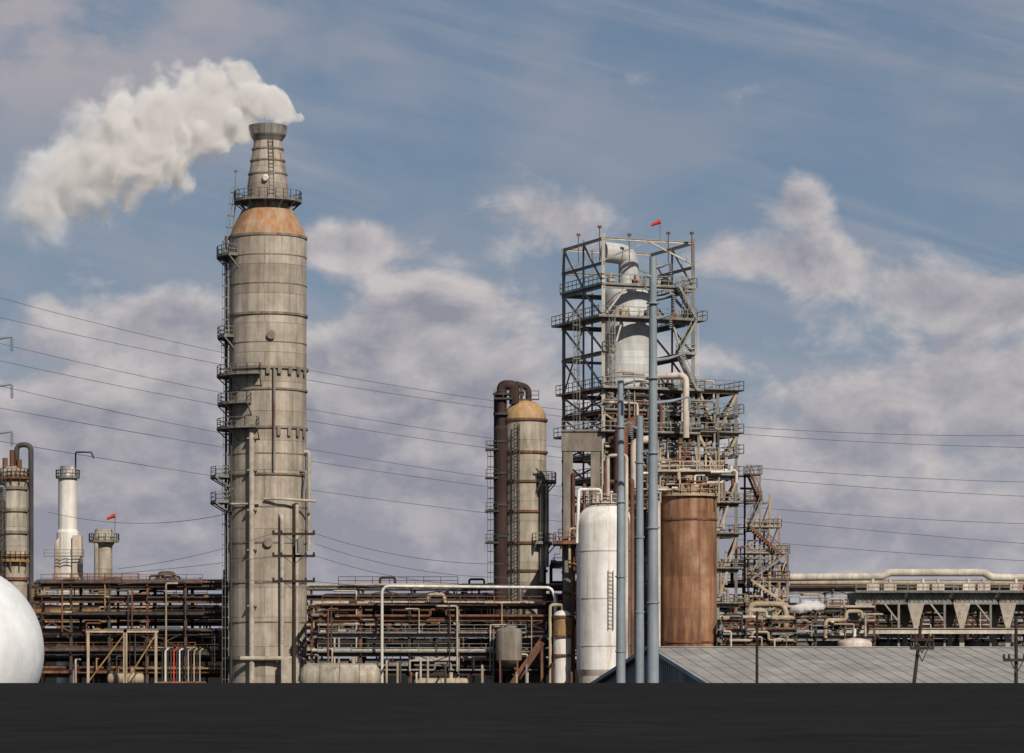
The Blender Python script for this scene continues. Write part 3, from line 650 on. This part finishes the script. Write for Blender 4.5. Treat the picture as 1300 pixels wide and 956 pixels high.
# ------------------------------------------------------------ steel monopoles
def monopole(px,top,dist,wb,wt,arms,label):
    yy=dist-D0;x=wx(px,yy);t=thing('transmission_pole',label,'utility pole',(x,yy,0),'steel transmission poles')
    s=dist*K;zt=wz(top,yy)
    part(t,'shaft',MB().cyl((x,yy,0),(x,yy,zt),wb*s/2,wt*s/2,n=12),mGalv)
    for py,ln,up in arms:
        z=wz(py,yy);tip=Vector((x+ln*s,yy-.3,z+up*s))
        m=MB();mid=Vector((x+ln*s*.5,yy-.15,z+up*s*.3));m.cyl((x,yy,z),mid,.16,.12,n=8);m.cyl(mid,tip,.12,.07,n=8)
        part(t,'arm',m,mGalv)
        mi=MB()
        for k in range(7): mi.cyl(tip+Vector((0,0,-.1-k*.14)),tip+Vector((0,0,-.16-k*.14)),.13,n=10)
        mi.cyl(tip,tip+Vector((0,0,-1.1)),.035,n=6);part(t,'insulator',mi,mIns)
    for py in range(int(top)+60,860,95):
        z=wz(py,yy);rr=wb*s/2*1.06;part(t,'collar',MB().cyl((x,yy,z),(x,yy,z+.12),rr,n=12),mGalv)
    return t
monopole(829,326,235,16,9,[(340,22,6),(352,-10,3),(380,26,7),(405,22,5),(458,38,8),(512,46,8)],'tall tapered blue-grey steel pole with upswept arms')
monopole(788,483,242,13,8,[(500,10,4),(540,12,4)],'short blue-grey steel pole standing before the white vessel')
monopole(812,528,246,12,9,[(545,-10,4),(575,10,3)],'short blue-grey steel pole with stubby arms')
monopole(-30,380,235,17,10,[(432,46,4),(492,46,4),(552,46,4),(618,36,0)],'blue-grey steel pole with long curved arms')
# ------------------------------------------------------------ wooden poles
def woodpole(px,top,dist,arms,label,r=.17,wid=26,lean=0,aw=.16):
    yy=dist-D0;x=wx(px,yy);s=dist*K;zt=wz(top,yy)
    t=thing('wooden_pole',label,'utility pole',(x,yy,0),'wooden utility poles')
    part(t,'shaft',MB().cyl((x+lean,yy,0),(x,yy,zt),r*1.2,r*.8,n=10),mWood)
    for py in arms:
        z=wz(py,yy);w=wid*s
        part(t,'crossarm',MB().beam((x-w,yy-.25,z),(x+w,yy-.25,z),aw,aw*1.2),mWood)
        for k in(-1,-.6,.6,1): part(t,'insulator',MB().cyl((x+w*k*.95,yy-.25,z+.09),(x+w*k*.95,yy-.25,z+.4),aw*.65,aw*.45,n=8),mWood)
        part(t,'brace',MB().beam((x-w*.5,yy-.3,z),(x,yy-.25,z-.9),.07).beam((x+w*.5,yy-.3,z),(x,yy-.25,z-.9),.07),mDark)
    return t
wp=woodpole(373,640,330,[678,706,738],'tall dark wooden pole with three crossarms',.2,27,aw=.22)
p=W(375,690,-71);part(wp,'transformer',MB().cyl(p+Vector((.5,0,-1)),p+Vector((.5,0,.4)),.36,n=14),mGray)
woodpole(1170,785,212,[812,823],'dark wooden pole with crossarms beside metal roof',.13,15,lean=-1.0)
woodpole(1290,783,212,[838],'dark wooden pole with one crossarm beside metal roof',.13,17)
woodpole(961,776,214,[],'bare dark wooden pole standing before metal roof',.1,10)
# ------------------------------------------------------------ wires
def wire(pts3,yy,label,r=.045,ext=170,n=36,nm='power_line'):
    (x0,a),(x1,b),(x2,c)=pts3
    def f(x): return a*(x-x1)*(x-x2)/((x0-x1)*(x0-x2))+b*(x-x0)*(x-x2)/((x1-x0)*(x1-x2))+c*(x-x0)*(x-x1)/((x2-x0)*(x2-x1))
    P=[W(x0-ext+(x2-x0+2*ext)*i/n,f(x0-ext+(x2-x0+2*ext)*i/n),yy) for i in range(n+1)]
    single(nm,label,'cable',MB().pipe(P,r,5,bend=0.01),mWire,P[0],'overhead power lines')
for k,(a,b,c) in enumerate([(378,512,553),(403,521,568),(436,560,612),(458,573,630),(490,610,665),(518,622,690),(560,655,712)]):
    wire([(0,a),(650,b),(1300,c)],44+k*.8,'long sagging transmission wire spanning the refinery',.036)
for k,(a,b,c,x1,x2) in enumerate([(677,707,716,520,640),(690,722,733,520,650),(705,735,742,520,650),(738,748,752,520,640)]):
    wire([(399,a),(x1,b),(x2,c)],-70,'thin service wire hanging from wooden pole',.03,0,20)
for k,(a,b,c) in enumerate([(677,700,722),(706,716,728),(738,736,742)]):
    wire([(347,a),(270,b),(150,c)],-70,'thin service wire hanging from wooden pole',.03,0,20)
wire([(60,650),(160,664),(290,652)],20,'thin sagging cable between refinery columns',.035,0,20)
# ------------------------------------------------------------ left edge things
ysp=-178;c=W(-58,828,ysp);rs=113*(D0+ysp)*K
sp_=thing('storage_sphere','large white spherical gas storage tank on steel legs','tank',(c.x,c.y,0))
part(sp_,'shell',MB().rev((c.x,c.y),[(max(.001,rs*math.sin(math.pi*i/40)),c.z-rs*math.cos(math.pi*i/40)) for i in range(41)],72),mSphere)
for i in range(10):
    t=math.radians(36*i+10);q=Vector((c.x+rs*.8*math.cos(t),c.y+rs*.8*math.sin(t),0));part(sp_,'leg',MB().cyl(q,q+Vector((0,0,c.z-rs*.5)),.25,n=10),mSphere)
yl=20;c=(wx(17,yl),yl);s=(D0+yl)*K
lc=thing('fractionating_column','cream banded column with railed platform at its top','column',(c[0],yl,0))
part(lc,'shell',MB().rev(c,[(18*s,0),(18*s,wz(600,yl))]+dome(18*s,wz(600,yl),1.0)[1:],36),mCream)
for py in(620,648,676,706,735): 
    z=wz(py,yl);part(lc,'stiffener_ring',MB().rev(c,[(18*s,z+.2),(18*s+.25,z+.2),(18*s+.25,z-.2),(18*s,z-.2)],32,sharp=True),mRust if py>700 else mRing)
platform(lc,c,18*s-.2,18*s+.5,0,360,wz(607,yl),mRust,mRust);platform(lc,c,18*s,18*s+.8,180,330,wz(712,yl),mOchre,mOchre)
for px,tp in((8,582),(17,572),(26,584)): part(lc,'vent_pipe',MB().cyl((wx(px,yl),yl-1,wz(602,yl)),(wx(px,yl),yl-1,wz(tp,yl)),.35,n=10),mRust)
part(lc,'overhead_pipe',MB().pipe([(wx(22,yl),yl-.5,wz(600,yl)),(wx(22,yl),yl-.5,wz(565,yl)),(wx(40,yl),yl-.5,wz(565,yl)),(wx(40,yl),yl-.5,wz(800,yl))],.35,12,bend=1.2),mDark)
part(lc,'ladder',MB().ladder((wx(8,yl),yl-2.2,0),(wx(8,yl),yl-2.2,wz(607,yl)),True),mDark)
yl=40;s=(D0+yl)*K;c=(wx(86,yl),yl)
hs=thing('heater_stack','white rust-streaked heater stack with wider box base','stack',(c[0],yl,0))
part(hs,'shaft',MB().rev(c,[(14*s,0),(14*s,wz(676,yl)),(12*s,wz(672,yl)),(12*s,wz(608,yl)),(9.5*s,wz(604,yl)),(9.5*s,wz(592,yl)),(8.5*s,wz(592,yl))],28,sharp=True),mWhite)
part(hs,'side_duct',MB().pipe([(wx(74,yl),yl-1,wz(740,yl)),(wx(74,yl),yl-1,wz(690,yl)),(wx(83,yl),yl-.5,wz(680,yl))],.42,12),mWhiteRust)
part(hs,'side_box',MB().box((wx(100,yl),yl-1,wz(780,yl)),(11*s,2,200*s)),mWhiteRust)
part(hs,'platform',MB().arcplat(c,9*s,15*s,0,360,wz(606,yl)),mGray);part(hs,'railing',MB().rail(arcpts(c,15*s,0,360,wz(606,yl),12),1,.08),mGray)
part(hs,'lamp_arm',MB().pipe([(wx(96,yl),yl,wz(604,yl)),(wx(96,yl),yl,wz(574,yl)),(wx(116,yl),yl,wz(574,yl)),(wx(119,yl),yl,wz(582,yl))],.11,8),mDark)
part(hs,'side_railing',MB().rail([(wx(60,yl),yl-3,wz(708,yl)),(wx(110,yl),yl-3,wz(708,yl))],1,.08),mGray)
yl=34;s=(D0+yl)*K;c=(wx(132,yl),yl)
ms_=thing('small_stack','short beige round stack with flared crown and railed platform','stack',(c[0],yl,0))
part(ms_,'shaft',MB().rev(c,[(10.5*s,0),(10.5*s,wz(694,yl)),(14*s,wz(688,yl)),(13*s,wz(680,yl)),(11*s,wz(672,yl)),(9*s,wz(672,yl))],28,sharp=True),mCream)
part(ms_,'platform',MB().arcplat(c,10*s,19*s,0,360,wz(687,yl)),mRing);part(ms_,'railing',MB().rail(arcpts(c,19*s,0,360,wz(687,yl),14),1,.09),mGray)
part(ms_,'side_pipe',MB().cyl((wx(124,yl),yl-1.5,0),(wx(124,yl),yl-1.5,wz(690,yl)),.3,n=8),mCream)
sock(146,657,32,wz(690,32),'red windsock on a short stack platform')
# ------------------------------------------------------------ PIPE RACKS
def rack(name,label,px0,px1,yf,depth,lv,bay,seed,steel,pipem,npl,pr=(.08,.26),fine=1.0,rail=True,slabs=()):
    rr=random.Random(seed);x0=wx(px0,yf);x1=wx(px1,yf);n=max(2,round((x1-x0)/bay));yb=yf+depth
    t=thing(name,label,'pipe rack',(x0,yf,0));zs=[wz(p,yf) for p in lv]
    for i in range(n+1):
        x=x0+(x1-x0)*i/n;m=MB()
        ht=max(zs) if rr.random()<.7 else max(zs)+rr.uniform(.8,1.6)
        m.ibeam((x,yf,0),(x,yf,ht),.32);m.ibeam((x,yb,0),(x,yb,ht),.32)
        for z in zs: m.ibeam((x,yf-.6,z-.2),(x,yb+.6,z-.2),.3,.36)
        if rr.random()<.5: m.beam((x,yf,zs[-1]),(x,yb,zs[0]),.18)
        part(t,'support_bent',m,rr.choice(steel))
    for z in zs:
        for yy in(yf-.1,yb): part(t,'stringer',MB().ibeam((x0,yy,z-.25),(x1,yy,z-.25),.25,rr.choice([.3,.45,.6])),rr.choice(steel))
    for k in slabs:  # solid railed decks added to throw shade on the rack levels beneath
        z=zs[k];a=rr.uniform(0,.1);b=rr.uniform(.85,1)
        part(t,'shade_deck',MB().box((x0+(x1-x0)*(a+b)/2,yf+depth/2,z-.04),((x1-x0)*(b-a),depth+1.4,.07)),mDark)
        part(t,'railing',MB().rail([(x0+(x1-x0)*a,yf-.7,z),(x0+(x1-x0)*b,yf-.7,z)],1.05,.07,2),rr.choice(steel))
    for i in range(n):
        xa=x0+(x1-x0)*i/n;xb=x0+(x1-x0)*(i+1)/n
        if rr.random()<.6:
            m=MB();k=rr.randrange(len(zs)-1);za,zb=zs[k],zs[k+1]
            m.beam((xa,yf-.1,za),(xb,yf-.1,zb),.14)
            if rr.random()<.6:m.beam((xa,yf-.1,zb),(xb,yf-.1,za),.14)
            part(t,'bracing',m,rr.choice(steel))
    if rail:
        a=rr.uniform(0,.4);part(t,'railing',MB().rail([(x0+(x1-x0)*a,yf-.5,max(zs)+.1),(x0+(x1-x0)*(a+.45),yf-.5,max(zs)+.1)],1.1,.08,2),steel[0])
    for z in zs:
        for k in range(npl):
            r=rr.uniform(*pr);yy=yf+.4+(depth-1)*(k+.5*rr.random())/npl
            if k==0: yy=yf-.45
            a=x0+(0 if rr.random()<.5 else rr.uniform(0,.5)*(x1-x0));b=x1-(0 if rr.random()<.5 else rr.uniform(0,.45)*(x1-x0))
            pts=[Vector((a,yy,z+r)),Vector((b,yy,z+r))]
            u=rr.random()
            if u<.25: pts.append(Vector((b,yy,z+r-rr.uniform(1,3))))
            elif u<.4: pts.append(Vector((b,yy,z+r+rr.uniform(.6,1.5))))
            if rr.random()<.25: pts.insert(0,Vector((a,yy,z+r-rr.uniform(1,4))))
            if rr.random()<.3:
                xm=rr.uniform(a+.3*(b-a),a+.6*(b-a));h=rr.uniform(.7,1.3)
                i0=[i for i,p in enumerate(pts) if abs(p.x-b)<1e-4][0]
                pts[i0:i0]=[Vector((xm,yy,z+r)),Vector((xm,yy,z+r+h)),Vector((xm+2,yy,z+r+h)),Vector((xm+2,yy,z+r))]
            mm=rr.choice(pipem);nmz={mRust:'rusty brown',mDark:'dark grey',mDarkRust:'sooty brown',mTan:'tan painted',mOchre:'ochre stained',mWhiteRust:'rust-streaked white',mGray:'grey',mGreen:'grey-green',mBeige:'beige insulated',mAlu:'silver jacketed',mWhite:'white'}[mm]
            single('process_pipe',nmz+' steel pipe running along the pipe rack','pipe',MB().pipe(pts,r,8),mm,pts[0],'pipes running along the pipe racks')
    for i in range(min(60,int((x1-x0)/1.5*fine))):
        x=rr.uniform(x0,x1);r=rr.uniform(.05,.14);za=rr.choice([0,zs[-1],zs[-2],zs[len(zs)//2]]);zb=rr.choice(zs[:-1])+rr.uniform(-1.2,.6)
        if zb<za: za=0
        dx=rr.uniform(-3,3);yy=yf-.7-rr.random()*.6
        part(t,'riser',MB().pipe([(x,yy,za),(x,yy,zb),(x+dx,yy,zb),(x+dx,yf+2,zb)],r,6),rr.choice(pipem))
    for i in range(min(80,int((x1-x0)/1.1*fine))):
        x=rr.uniform(x0,x1);z=rr.choice(zs);s=rr.uniform(.2,.5)
        m=MB().cyl((x-s,yf-.5,z+s*.6),(x+s,yf-.5,z+s*.6),s*.5,n=10).cyl((x,yf-.5,z+s*.6),(x,yf-.5,z+s*1.7),.06,n=6).cyl((x,yf-.5,z+s*1.7),(x,yf-.5,z+s*1.8),s*.45,n=10)
        part(t,'valve',m,rr.choice(pipem+steel))
    return t
warm=[mRust,mOchre,mDarkRust,mTan,mDark,mRust,mDark];warmS=[mRust,mDark,mDarkRust,mOchre]
mixp=[mRust,mDark,mTan,mWhiteRust,mGray,mDarkRust,mDarkRust,mBeige];mixS=[mDark,mRust,mGray,mDarkRust]
rack('pipe_rack','rust brown multi-level pipe rack crowded with pipes',42,284,4,9,[740,760,780,802,826,850],5.2,11,warmS,warm,7,slabs=(0,2,4))
rack('pipe_rack','rust brown pipe rack standing behind the first rack',36,300,22,10,[743,758,772,790,812,835,855],7,12,warmS,warm+[mGreen],5,fine=.6,slabs=(1,3,5))
rack('pipe_rack','dark steel pipe rack crowded with pipes and valves',396,706,-10,8,[768,784,804,828,852],5.5,13,mixS,mixp,7,slabs=(0,2,3))
rack('pipe_rack','dark steel pipe rack with upper pipe tier',388,725,12,12,[744,757,775,795,815,840],7,14,mixS,mixp,6,fine=.7,slabs=(2,4))
rack('pipe_rack','low distant pipe rack beyond the columns',30,1300,70,10,[772,790,805,818,830],9,15,[mDark,mDarkRust],[mDark,mRust,mDarkRust,mGray],4,fine=.5,slabs=(1,3))
rack('pipe_rack','dark steel pipe rack under the process structure',700,1000,20,9,[715,740,765,790,815,845],5,16,mixS,mixp,4,slabs=(1,3))
def exch(px,py,yy,L_,r,mm,label,cat='tank',nm='horizontal_vessel'):
    c=W(px,py,yy);t=thing(nm,label,cat,(c.x,yy,0),'horizontal vessels')
    z=c.z
    m=MB().cyl(c-Vector((L_/2,0,0)),c+Vector((L_/2,0,0)),r,n=28,caps=False)
    for sg in(-1,1):
        pr=[(r,0),(r*.92,r*.2),(r*.7,r*.38),(r*.35,r*.48),(0.01,r*.5)]
        for (ra,da),(rb,db) in zip(pr,pr[1:]): m.cyl(c+Vector((sg*(L_/2+da),0,0)),c+Vector((sg*(L_/2+db),0,0)),ra,rb,n=28,caps=False)
    part(t,'shell',m,mm)
    for sg in(-1,1): part(t,'saddle',MB().box((c.x+sg*L_*.32,yy,(z-r*.7)/2),(.5,r*1.6,z-r*.7)),mConc)
    part(t,'nozzle',MB().cyl(c+Vector((L_*.2,0,r*.8)),c+Vector((L_*.2,0,r+.7)),.25,n=10),mm)
    for k in(-.3,0,.3): part(t,'strap',MB().cyl(c+Vector((L_*k-.08,0,0)),c+Vector((L_*k+.08,0,0)),r+.03,n=28),mRing)
exch(432,862,-16,8.0,1.9,mCream,'beige horizontal tank lying behind the stack base')
exch(560,868,-14,6,.7,mTan,'tan heat exchanger under the pipe rack')
exch(160,862,-4,4,.7,mTan,'tan heat exchanger under the pipe rack')
yk=-13;c=W(646,0,yk);t=thing('knockout_drum','grey brown upright drum in the pipe rack','tank',(c.x,yk,0))
part(t,'shell',MB().rev((c.x,yk),[(1.6,wz(838,yk)),(1.6,wz(802,yk))]+dome(1.6,wz(802,yk),.6)[1:],30).rev((c.x,yk),[(.4,wz(848,yk)),(1.1,wz(844,yk)),(1.6,wz(838,yk))],30),mConc)
for k in range(4): 
    a=math.radians(45+90*k);q=Vector((c.x+1.5*math.cos(a),yk+1.5*math.sin(a),0));part(t,'leg',MB().beam(q,q+Vector((0,0,wz(825,yk))),.2),mRust)
yw=-13;single('white_pipe_loop','long white pipe rising and crossing above the rack','pipe',MB().pipe([(wx(485,yw),yw,0),(wx(485,yw),yw,wz(744,yw)),(wx(700,yw),yw,wz(746,yw)),(wx(705,yw),yw,wz(760,yw)),(wx(705,yw),yw,0)],.18,12,bend=1),mWhite,(wx(485,yw),yw,0))
yy=-15;c=(wx(714,yy),yy);t=thing('white_drum_column','small white upright drum with rusty flanges','column',(c[0],yy,0))
part(t,'shell',MB().rev(c,[(1.1,0),(1.1,wz(783,yy))]+dome(1.1,wz(783,yy),.8)[1:],28),mWhite)
for py in(783,808,832): 
    z=wz(py,yy);part(t,'flange',MB().rev(c,[(1.1,z+.15),(1.3,z+.15),(1.3,z-.15),(1.1,z-.15)],28,sharp=True),mRust)
part(t,'rusty_band',MB().rev(c,[(1.13,wz(806,yy)),(1.13,wz(786,yy))],28),mOchre)
part(t,'top_pipe',MB().pipe([(c[0],yy,wz(776,yy)),(c[0],yy,wz(768,yy)),(c[0]-1.5,yy,wz(768,yy)),(c[0]-1.5,yy,0)],.2,8),mTan)
a=W(640,885,-16);b=W(688,815,-16);single('sloping_duct','rusty brown sloping duct beside white drum','duct',MB().beam(a,b,2.6,.8).beam(a+Vector((0,-1.4,.7)),b+Vector((0,-1.4,.7)),.12).beam(b,Vector((b.x,b.y,0)),.3),mRust,(a.x,a.y,0))
for px0_,px1_ in((112,158),(160,198)):
    yy=-8;t=thing('pipe_support_frame','tan painted steel support frame before the pipe rack','frame',(wx(px0_,yy),yy,0),'tan support frames')
    for p_ in(px0_,px1_): part(t,'post',MB().ibeam((wx(p_,yy),yy,0),(wx(p_,yy),yy,wz(803,yy)),.3),mTan)
    part(t,'beam',MB().ibeam((wx(px0_,yy)-.3,yy,wz(801,yy)),(wx(px1_,yy)+.3,yy,wz(801,yy)),.3,.4),mTan)
    part(t,'brace',MB().beam((wx(px0_,yy),yy,wz(866,yy)),(wx(px1_,yy),yy,wz(805,yy)),.16),mOchre)
yy=-7;x0=wx(206,yy);t=thing('pipe_manifold','row of curved red black and white vertical pipes','pipes',(x0,yy,0))
for i in range(14):
    x=x0+.36*i;hm=[mDark,mWhite,mBlack,mDark,mRed][i%5] if i<9 else [mBlack,mTan][i%2]
    part(t,'curved_pipe',MB().pipe([(x,yy,0),(x,yy,wz(826+i%3,yy)),(x+.3,yy,wz(824,yy)),(x+.3,yy+1.5,wz(824,yy))],.09,8,bend=.5),hm)
part(t,'header',MB().cyl((x0-.5,yy-.3,wz(868,yy)),(x0+5.5,yy-.3,wz(868,yy)),.3,n=10),mRust)
def pump(px,yy,s,mm,k):
    x=wx(px,yy);t=thing('pump_skid',k,'pump',(x,yy,0),'pump skids on the ground')
    part(t,'plinth',MB().box((x,yy,.25),(3*s,1.6*s,.5)),mConc)
    part(t,'motor',MB().cyl((x-1.2*s,yy,.5+.7*s),(x+.3*s,yy,.5+.7*s),.55*s,n=16),mm)
    part(t,'casing',MB().cyl((x+.5*s,yy,.5+.7*s),(x+1.1*s,yy,.5+.7*s),.8*s,n=18),mRust)
    part(t,'discharge_pipe',MB().pipe([(x+.8*s,yy,.5+.7*s),(x+.8*s,yy,3.8*s+1),(x+.8*s,yy+4,3.8*s+1)],.14,8),R.choice(mixp))
for i in range(18):
    px=R.choice([R.uniform(60,285),R.uniform(480,735),R.uniform(480,735)]);pump(px,R.uniform(-6,2) if px<300 else R.uniform(-20,-17),R.uniform(.8,1.3),R.choice([mGray,mGreen,mTan,mRust]),'electric pump on concrete plinth with riser pipe')
# ------------------------------------------------------------ RIGHT SIDE
yr=10
single('header_pipe','long thick beige insulated header pipe above air coolers','pipe',MB().pipe([W(996,733,yr),W(1120,732,yr),W(1128,727,yr),W(1250,727,yr),W(1258,733,yr),W(1420,735,yr)],.5,14,bend=1),mPale,W(996,733,yr))
single('header_pipe','second beige insulated header pipe above air coolers','pipe',MB().pipe([W(1003,740,yr+3),W(1100,740,yr+3),W(1420,742,yr+3)],.32,12),mTan,W(1003,740,yr+3))
single('header_pipe','rusty elbowed pipe beside the stair tower','pipe',MB().pipe([W(953,800,-6),W(953,767,-6),W(992,767,-6),W(998,776,-6),W(998,830,-6)],.36,12),mTan,W(953,800,-6))
def cooler(px0,px1,lab):
    yy=yr-2;x0=wx(px0,yy);x1=wx(px1,yy);t=thing('air_cooler',lab,'cooler',((x0+x1)/2,yy,0),'row of air coolers')
    zt=wz(752,yy);zb=wz(766,yy)
    part(t,'tube_bundle',MB().box(((x0+x1)/2,yy+5,(zt+zb)/2),(x1-x0-.3,11,zt-zb)),mGreen)
    m=MB()
    for k in range(int((x1-x0)/.6)): m.box((x0+.4+k*.6,yy-.6,(zt+zb)/2),(.09,.14,(zt-zb)*1.05))
    m.beam((x0,yy-.7,zt),(x1,yy-.7,zt),.2);m.beam((x0,yy-.7,zb),(x1,yy-.7,zb),.3)
    part(t,'louvre_frame',m,mGray)
    for x in((x0*2+x1)/3,(x0+x1*2)/3): 
        part(t,'fan_ring',MB().cyl((x,yy+4,zb-1),(x,yy+4,zb),1.9,2.2,n=20,caps=False),mGray)
        part(t,'header_box',MB().box((x,yy-1.1,zt+.6),(1.6,1,1.0)).cyl((x,yy-1.1,zt+1.1),(x,yy-1.1,wz(735,yy)),.22,n=10),mWhiteRust)
    for yo in(-2.2,9):
        x=x0+.9
        q=Vector((x,yy+yo,0));zc=wz(796,yy)
        m=MB();m.add([q+Vector((-1.1,-.2,zb)),q+Vector((1.1,-.2,zb)),q+Vector((.3,-.2,zc)),q+Vector((-.3,-.2,zc)),q+Vector((-1.1,.2,zb)),q+Vector((1.1,.2,zb)),q+Vector((.3,.2,zc)),q+Vector((-.3,.2,zc))],[(0,3,2,1),(4,5,6,7),(0,1,5,4),(1,2,6,5),(2,3,7,6),(3,0,4,7)])
        m.box(q+Vector((0,0,zc/2)),(.6,.38,zc));part(t,'leg',m,mBeige)
        x=x1-1.2;part(t,'post',MB().ibeam((x,yy+yo,0),(x,yy+yo,zb),.28),mGray)
        part(t,'knee_brace',MB().beam((x,yy+yo,zb-2.4),(x-1.8,yy+yo,zb-.1),.18),mBeige)
    part(t,'railing',MB().rail([(x0,yy-1.6,zt+.05),(x1,yy-1.6,zt+.05)],1.1,.08),mGray)
    part(t,'walkway',MB().box(((x0+x1)/2,yy-1.2,zt-.03),(x1-x0,1,.08)),mGray)
for a,b in((1085,1150),(1151,1208),(1209,1266),(1267,1330)): cooler(a,b,'grey-green air cooler bay on tapered beige legs')
single('support_girder','long beige steel girder running below the air coolers','girder',MB().ibeam(W(1065,801,yr-5.5),W(1420,801,yr-5.5),.5,.75),mPale,W(1065,801,yr-5.5))
rack('pipe_rack','brown pipe rack beneath the air coolers',1000,1400,26,10,[748,768,780,795,815],6,17,[mDark,mRust,mGray],mixp,5,slabs=(1,3))
rack('pipe_rack','low rusty pipe rack beside the coolers',998,1110,0,7,[772,790,808],4,18,[mRust,mGray,mDark],mixp,4)
rack('pipe_rack','low rusty pipe rack at the foot of the stair tower',915,1010,-14,4,[786,800,815],3,19,[mRust,mDark,mGray],mixp,3,rail=False)
c=W(958,806,-9);t=thing('fan_housing','rusty brown louvred equipment housing on legs','machine',(c.x,-9,0))
part(t,'casing',MB().box(c,(3.2,1.6,2.6)),mRust)
m=MB()
for k in range(7): m.box(c+Vector((0,-.85,-1+k*.33)),(2.9,.1,.12))
part(t,'louvres',m,mDark)
for sx_ in(-1,1): part(t,'leg',MB().box((c.x+sx_*1.3,-9,(c.z-1.3)/2),(.25,1.4,c.z-1.3)),mRust)
c=W(1085,822,-2);t=thing('white_tank','low white domed tank beyond the metal roof','tank',(c.x,-2,0))
part(t,'shell',MB().rev((c.x,-2),[(2.2,0),(2.2,wz(817,-2))]+dome(2.2,wz(817,-2),.7)[1:],30),mWhiteRust)
part(t,'vent',MB().cyl((c.x,-2,wz(808,-2)),(c.x,-2,wz(798,-2)),.2,n=8),mWhite)
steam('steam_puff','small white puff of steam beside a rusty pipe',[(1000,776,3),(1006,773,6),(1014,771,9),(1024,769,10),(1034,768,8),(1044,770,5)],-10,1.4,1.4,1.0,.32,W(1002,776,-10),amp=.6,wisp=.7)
# ------------------------------------------------------------ WAREHOUSE
near=Vector((15.8,-170,0));far=Vector((6.75,-130,0));e2=(far-near);GL=e2.length;e2.normalize();e1=Vector((e2.y,-e2.x,0))
ez=3.4;rz=6.82;LN=75
def Q(a,b,z): return near+e1*a+e2*b+Vector((0,0,z))
wh=thing('warehouse','long low warehouse with grey metal gable roof and siding','warehouse',near)
h=GL/2
m=MB()
for s1,s2 in((-.5,h),(GL+.5,h)):
    z0=ez-.1;th_=.12
    p=[Q(-.5,s1,z0),Q(LN,s1,z0),Q(LN,s2,rz),Q(-.5,s2,rz)]
    pp=p+[v-Vector((0,0,th_)) for v in p]
    f=[(0,1,2,3),(7,6,5,4),(0,4,5,1),(3,2,6,7),(0,3,7,4),(1,5,6,2)]
    if s1>h: f=[tuple(reversed(x)) for x in f]
    m.add(pp,f)
    k=0.0
    while k<LN: m.beam(Q(k,s1,z0+.01),Q(k,s2,rz+.01),.05,.05);k+=1.2
part(wh,'roof',m,mRoof)
part(wh,'ridge_cap',MB().beam(Q(-.55,h,rz+.05),Q(LN,h,rz+.05),.5,.08),mRoof)
part(wh,'barge_board',MB().beam(Q(-.56,-.5,ez-.12),Q(-.56,h,rz-.02),.08,.3).beam(Q(-.56,GL+.5,ez-.12),Q(-.56,h,rz-.02),.08,.3),mGalv)
m=MB();m.add([Q(0,0,0),Q(0,GL,0),Q(0,GL,ez-.2),Q(0,h,rz-.15),Q(0,0,ez-.2)],[(4,3,2,1,0)])
k=.3
while k<GL: 
    zt=ez-.2+(rz-ez)*(1-abs(k-h)/h);m.beam(Q(-.03,k,0),Q(-.03,k,zt-.1),.06,.1);k+=.6
part(wh,'gable_wall',m,mWall)
m=MB();m.add([Q(0,0,0),Q(LN,0,0),Q(LN,0,ez-.2),Q(0,0,ez-.2)],[(0,1,2,3)]);k=.3
while k<LN: m.beam(Q(k,-.03,0),Q(k,-.03,ez-.2),.1,.06);k+=.6
part(wh,'side_wall',m,mWall)
part(wh,'rear_wall',MB().beam(Q(0,GL,1.6),Q(LN,GL,1.6),.1,3.2),mWall)
part(wh,'eaves_gutter',MB().beam(Q(-.5,-.6,ez-.15),Q(LN,-.6,ez-.15),.16,.18),mGalv)
for k in(8,20,34): 
    part(wh,'door',MB().box(Q(k,-.12,1.3),(2.4,.1,2.6),math.atan2(e1.y,e1.x)),mGray)
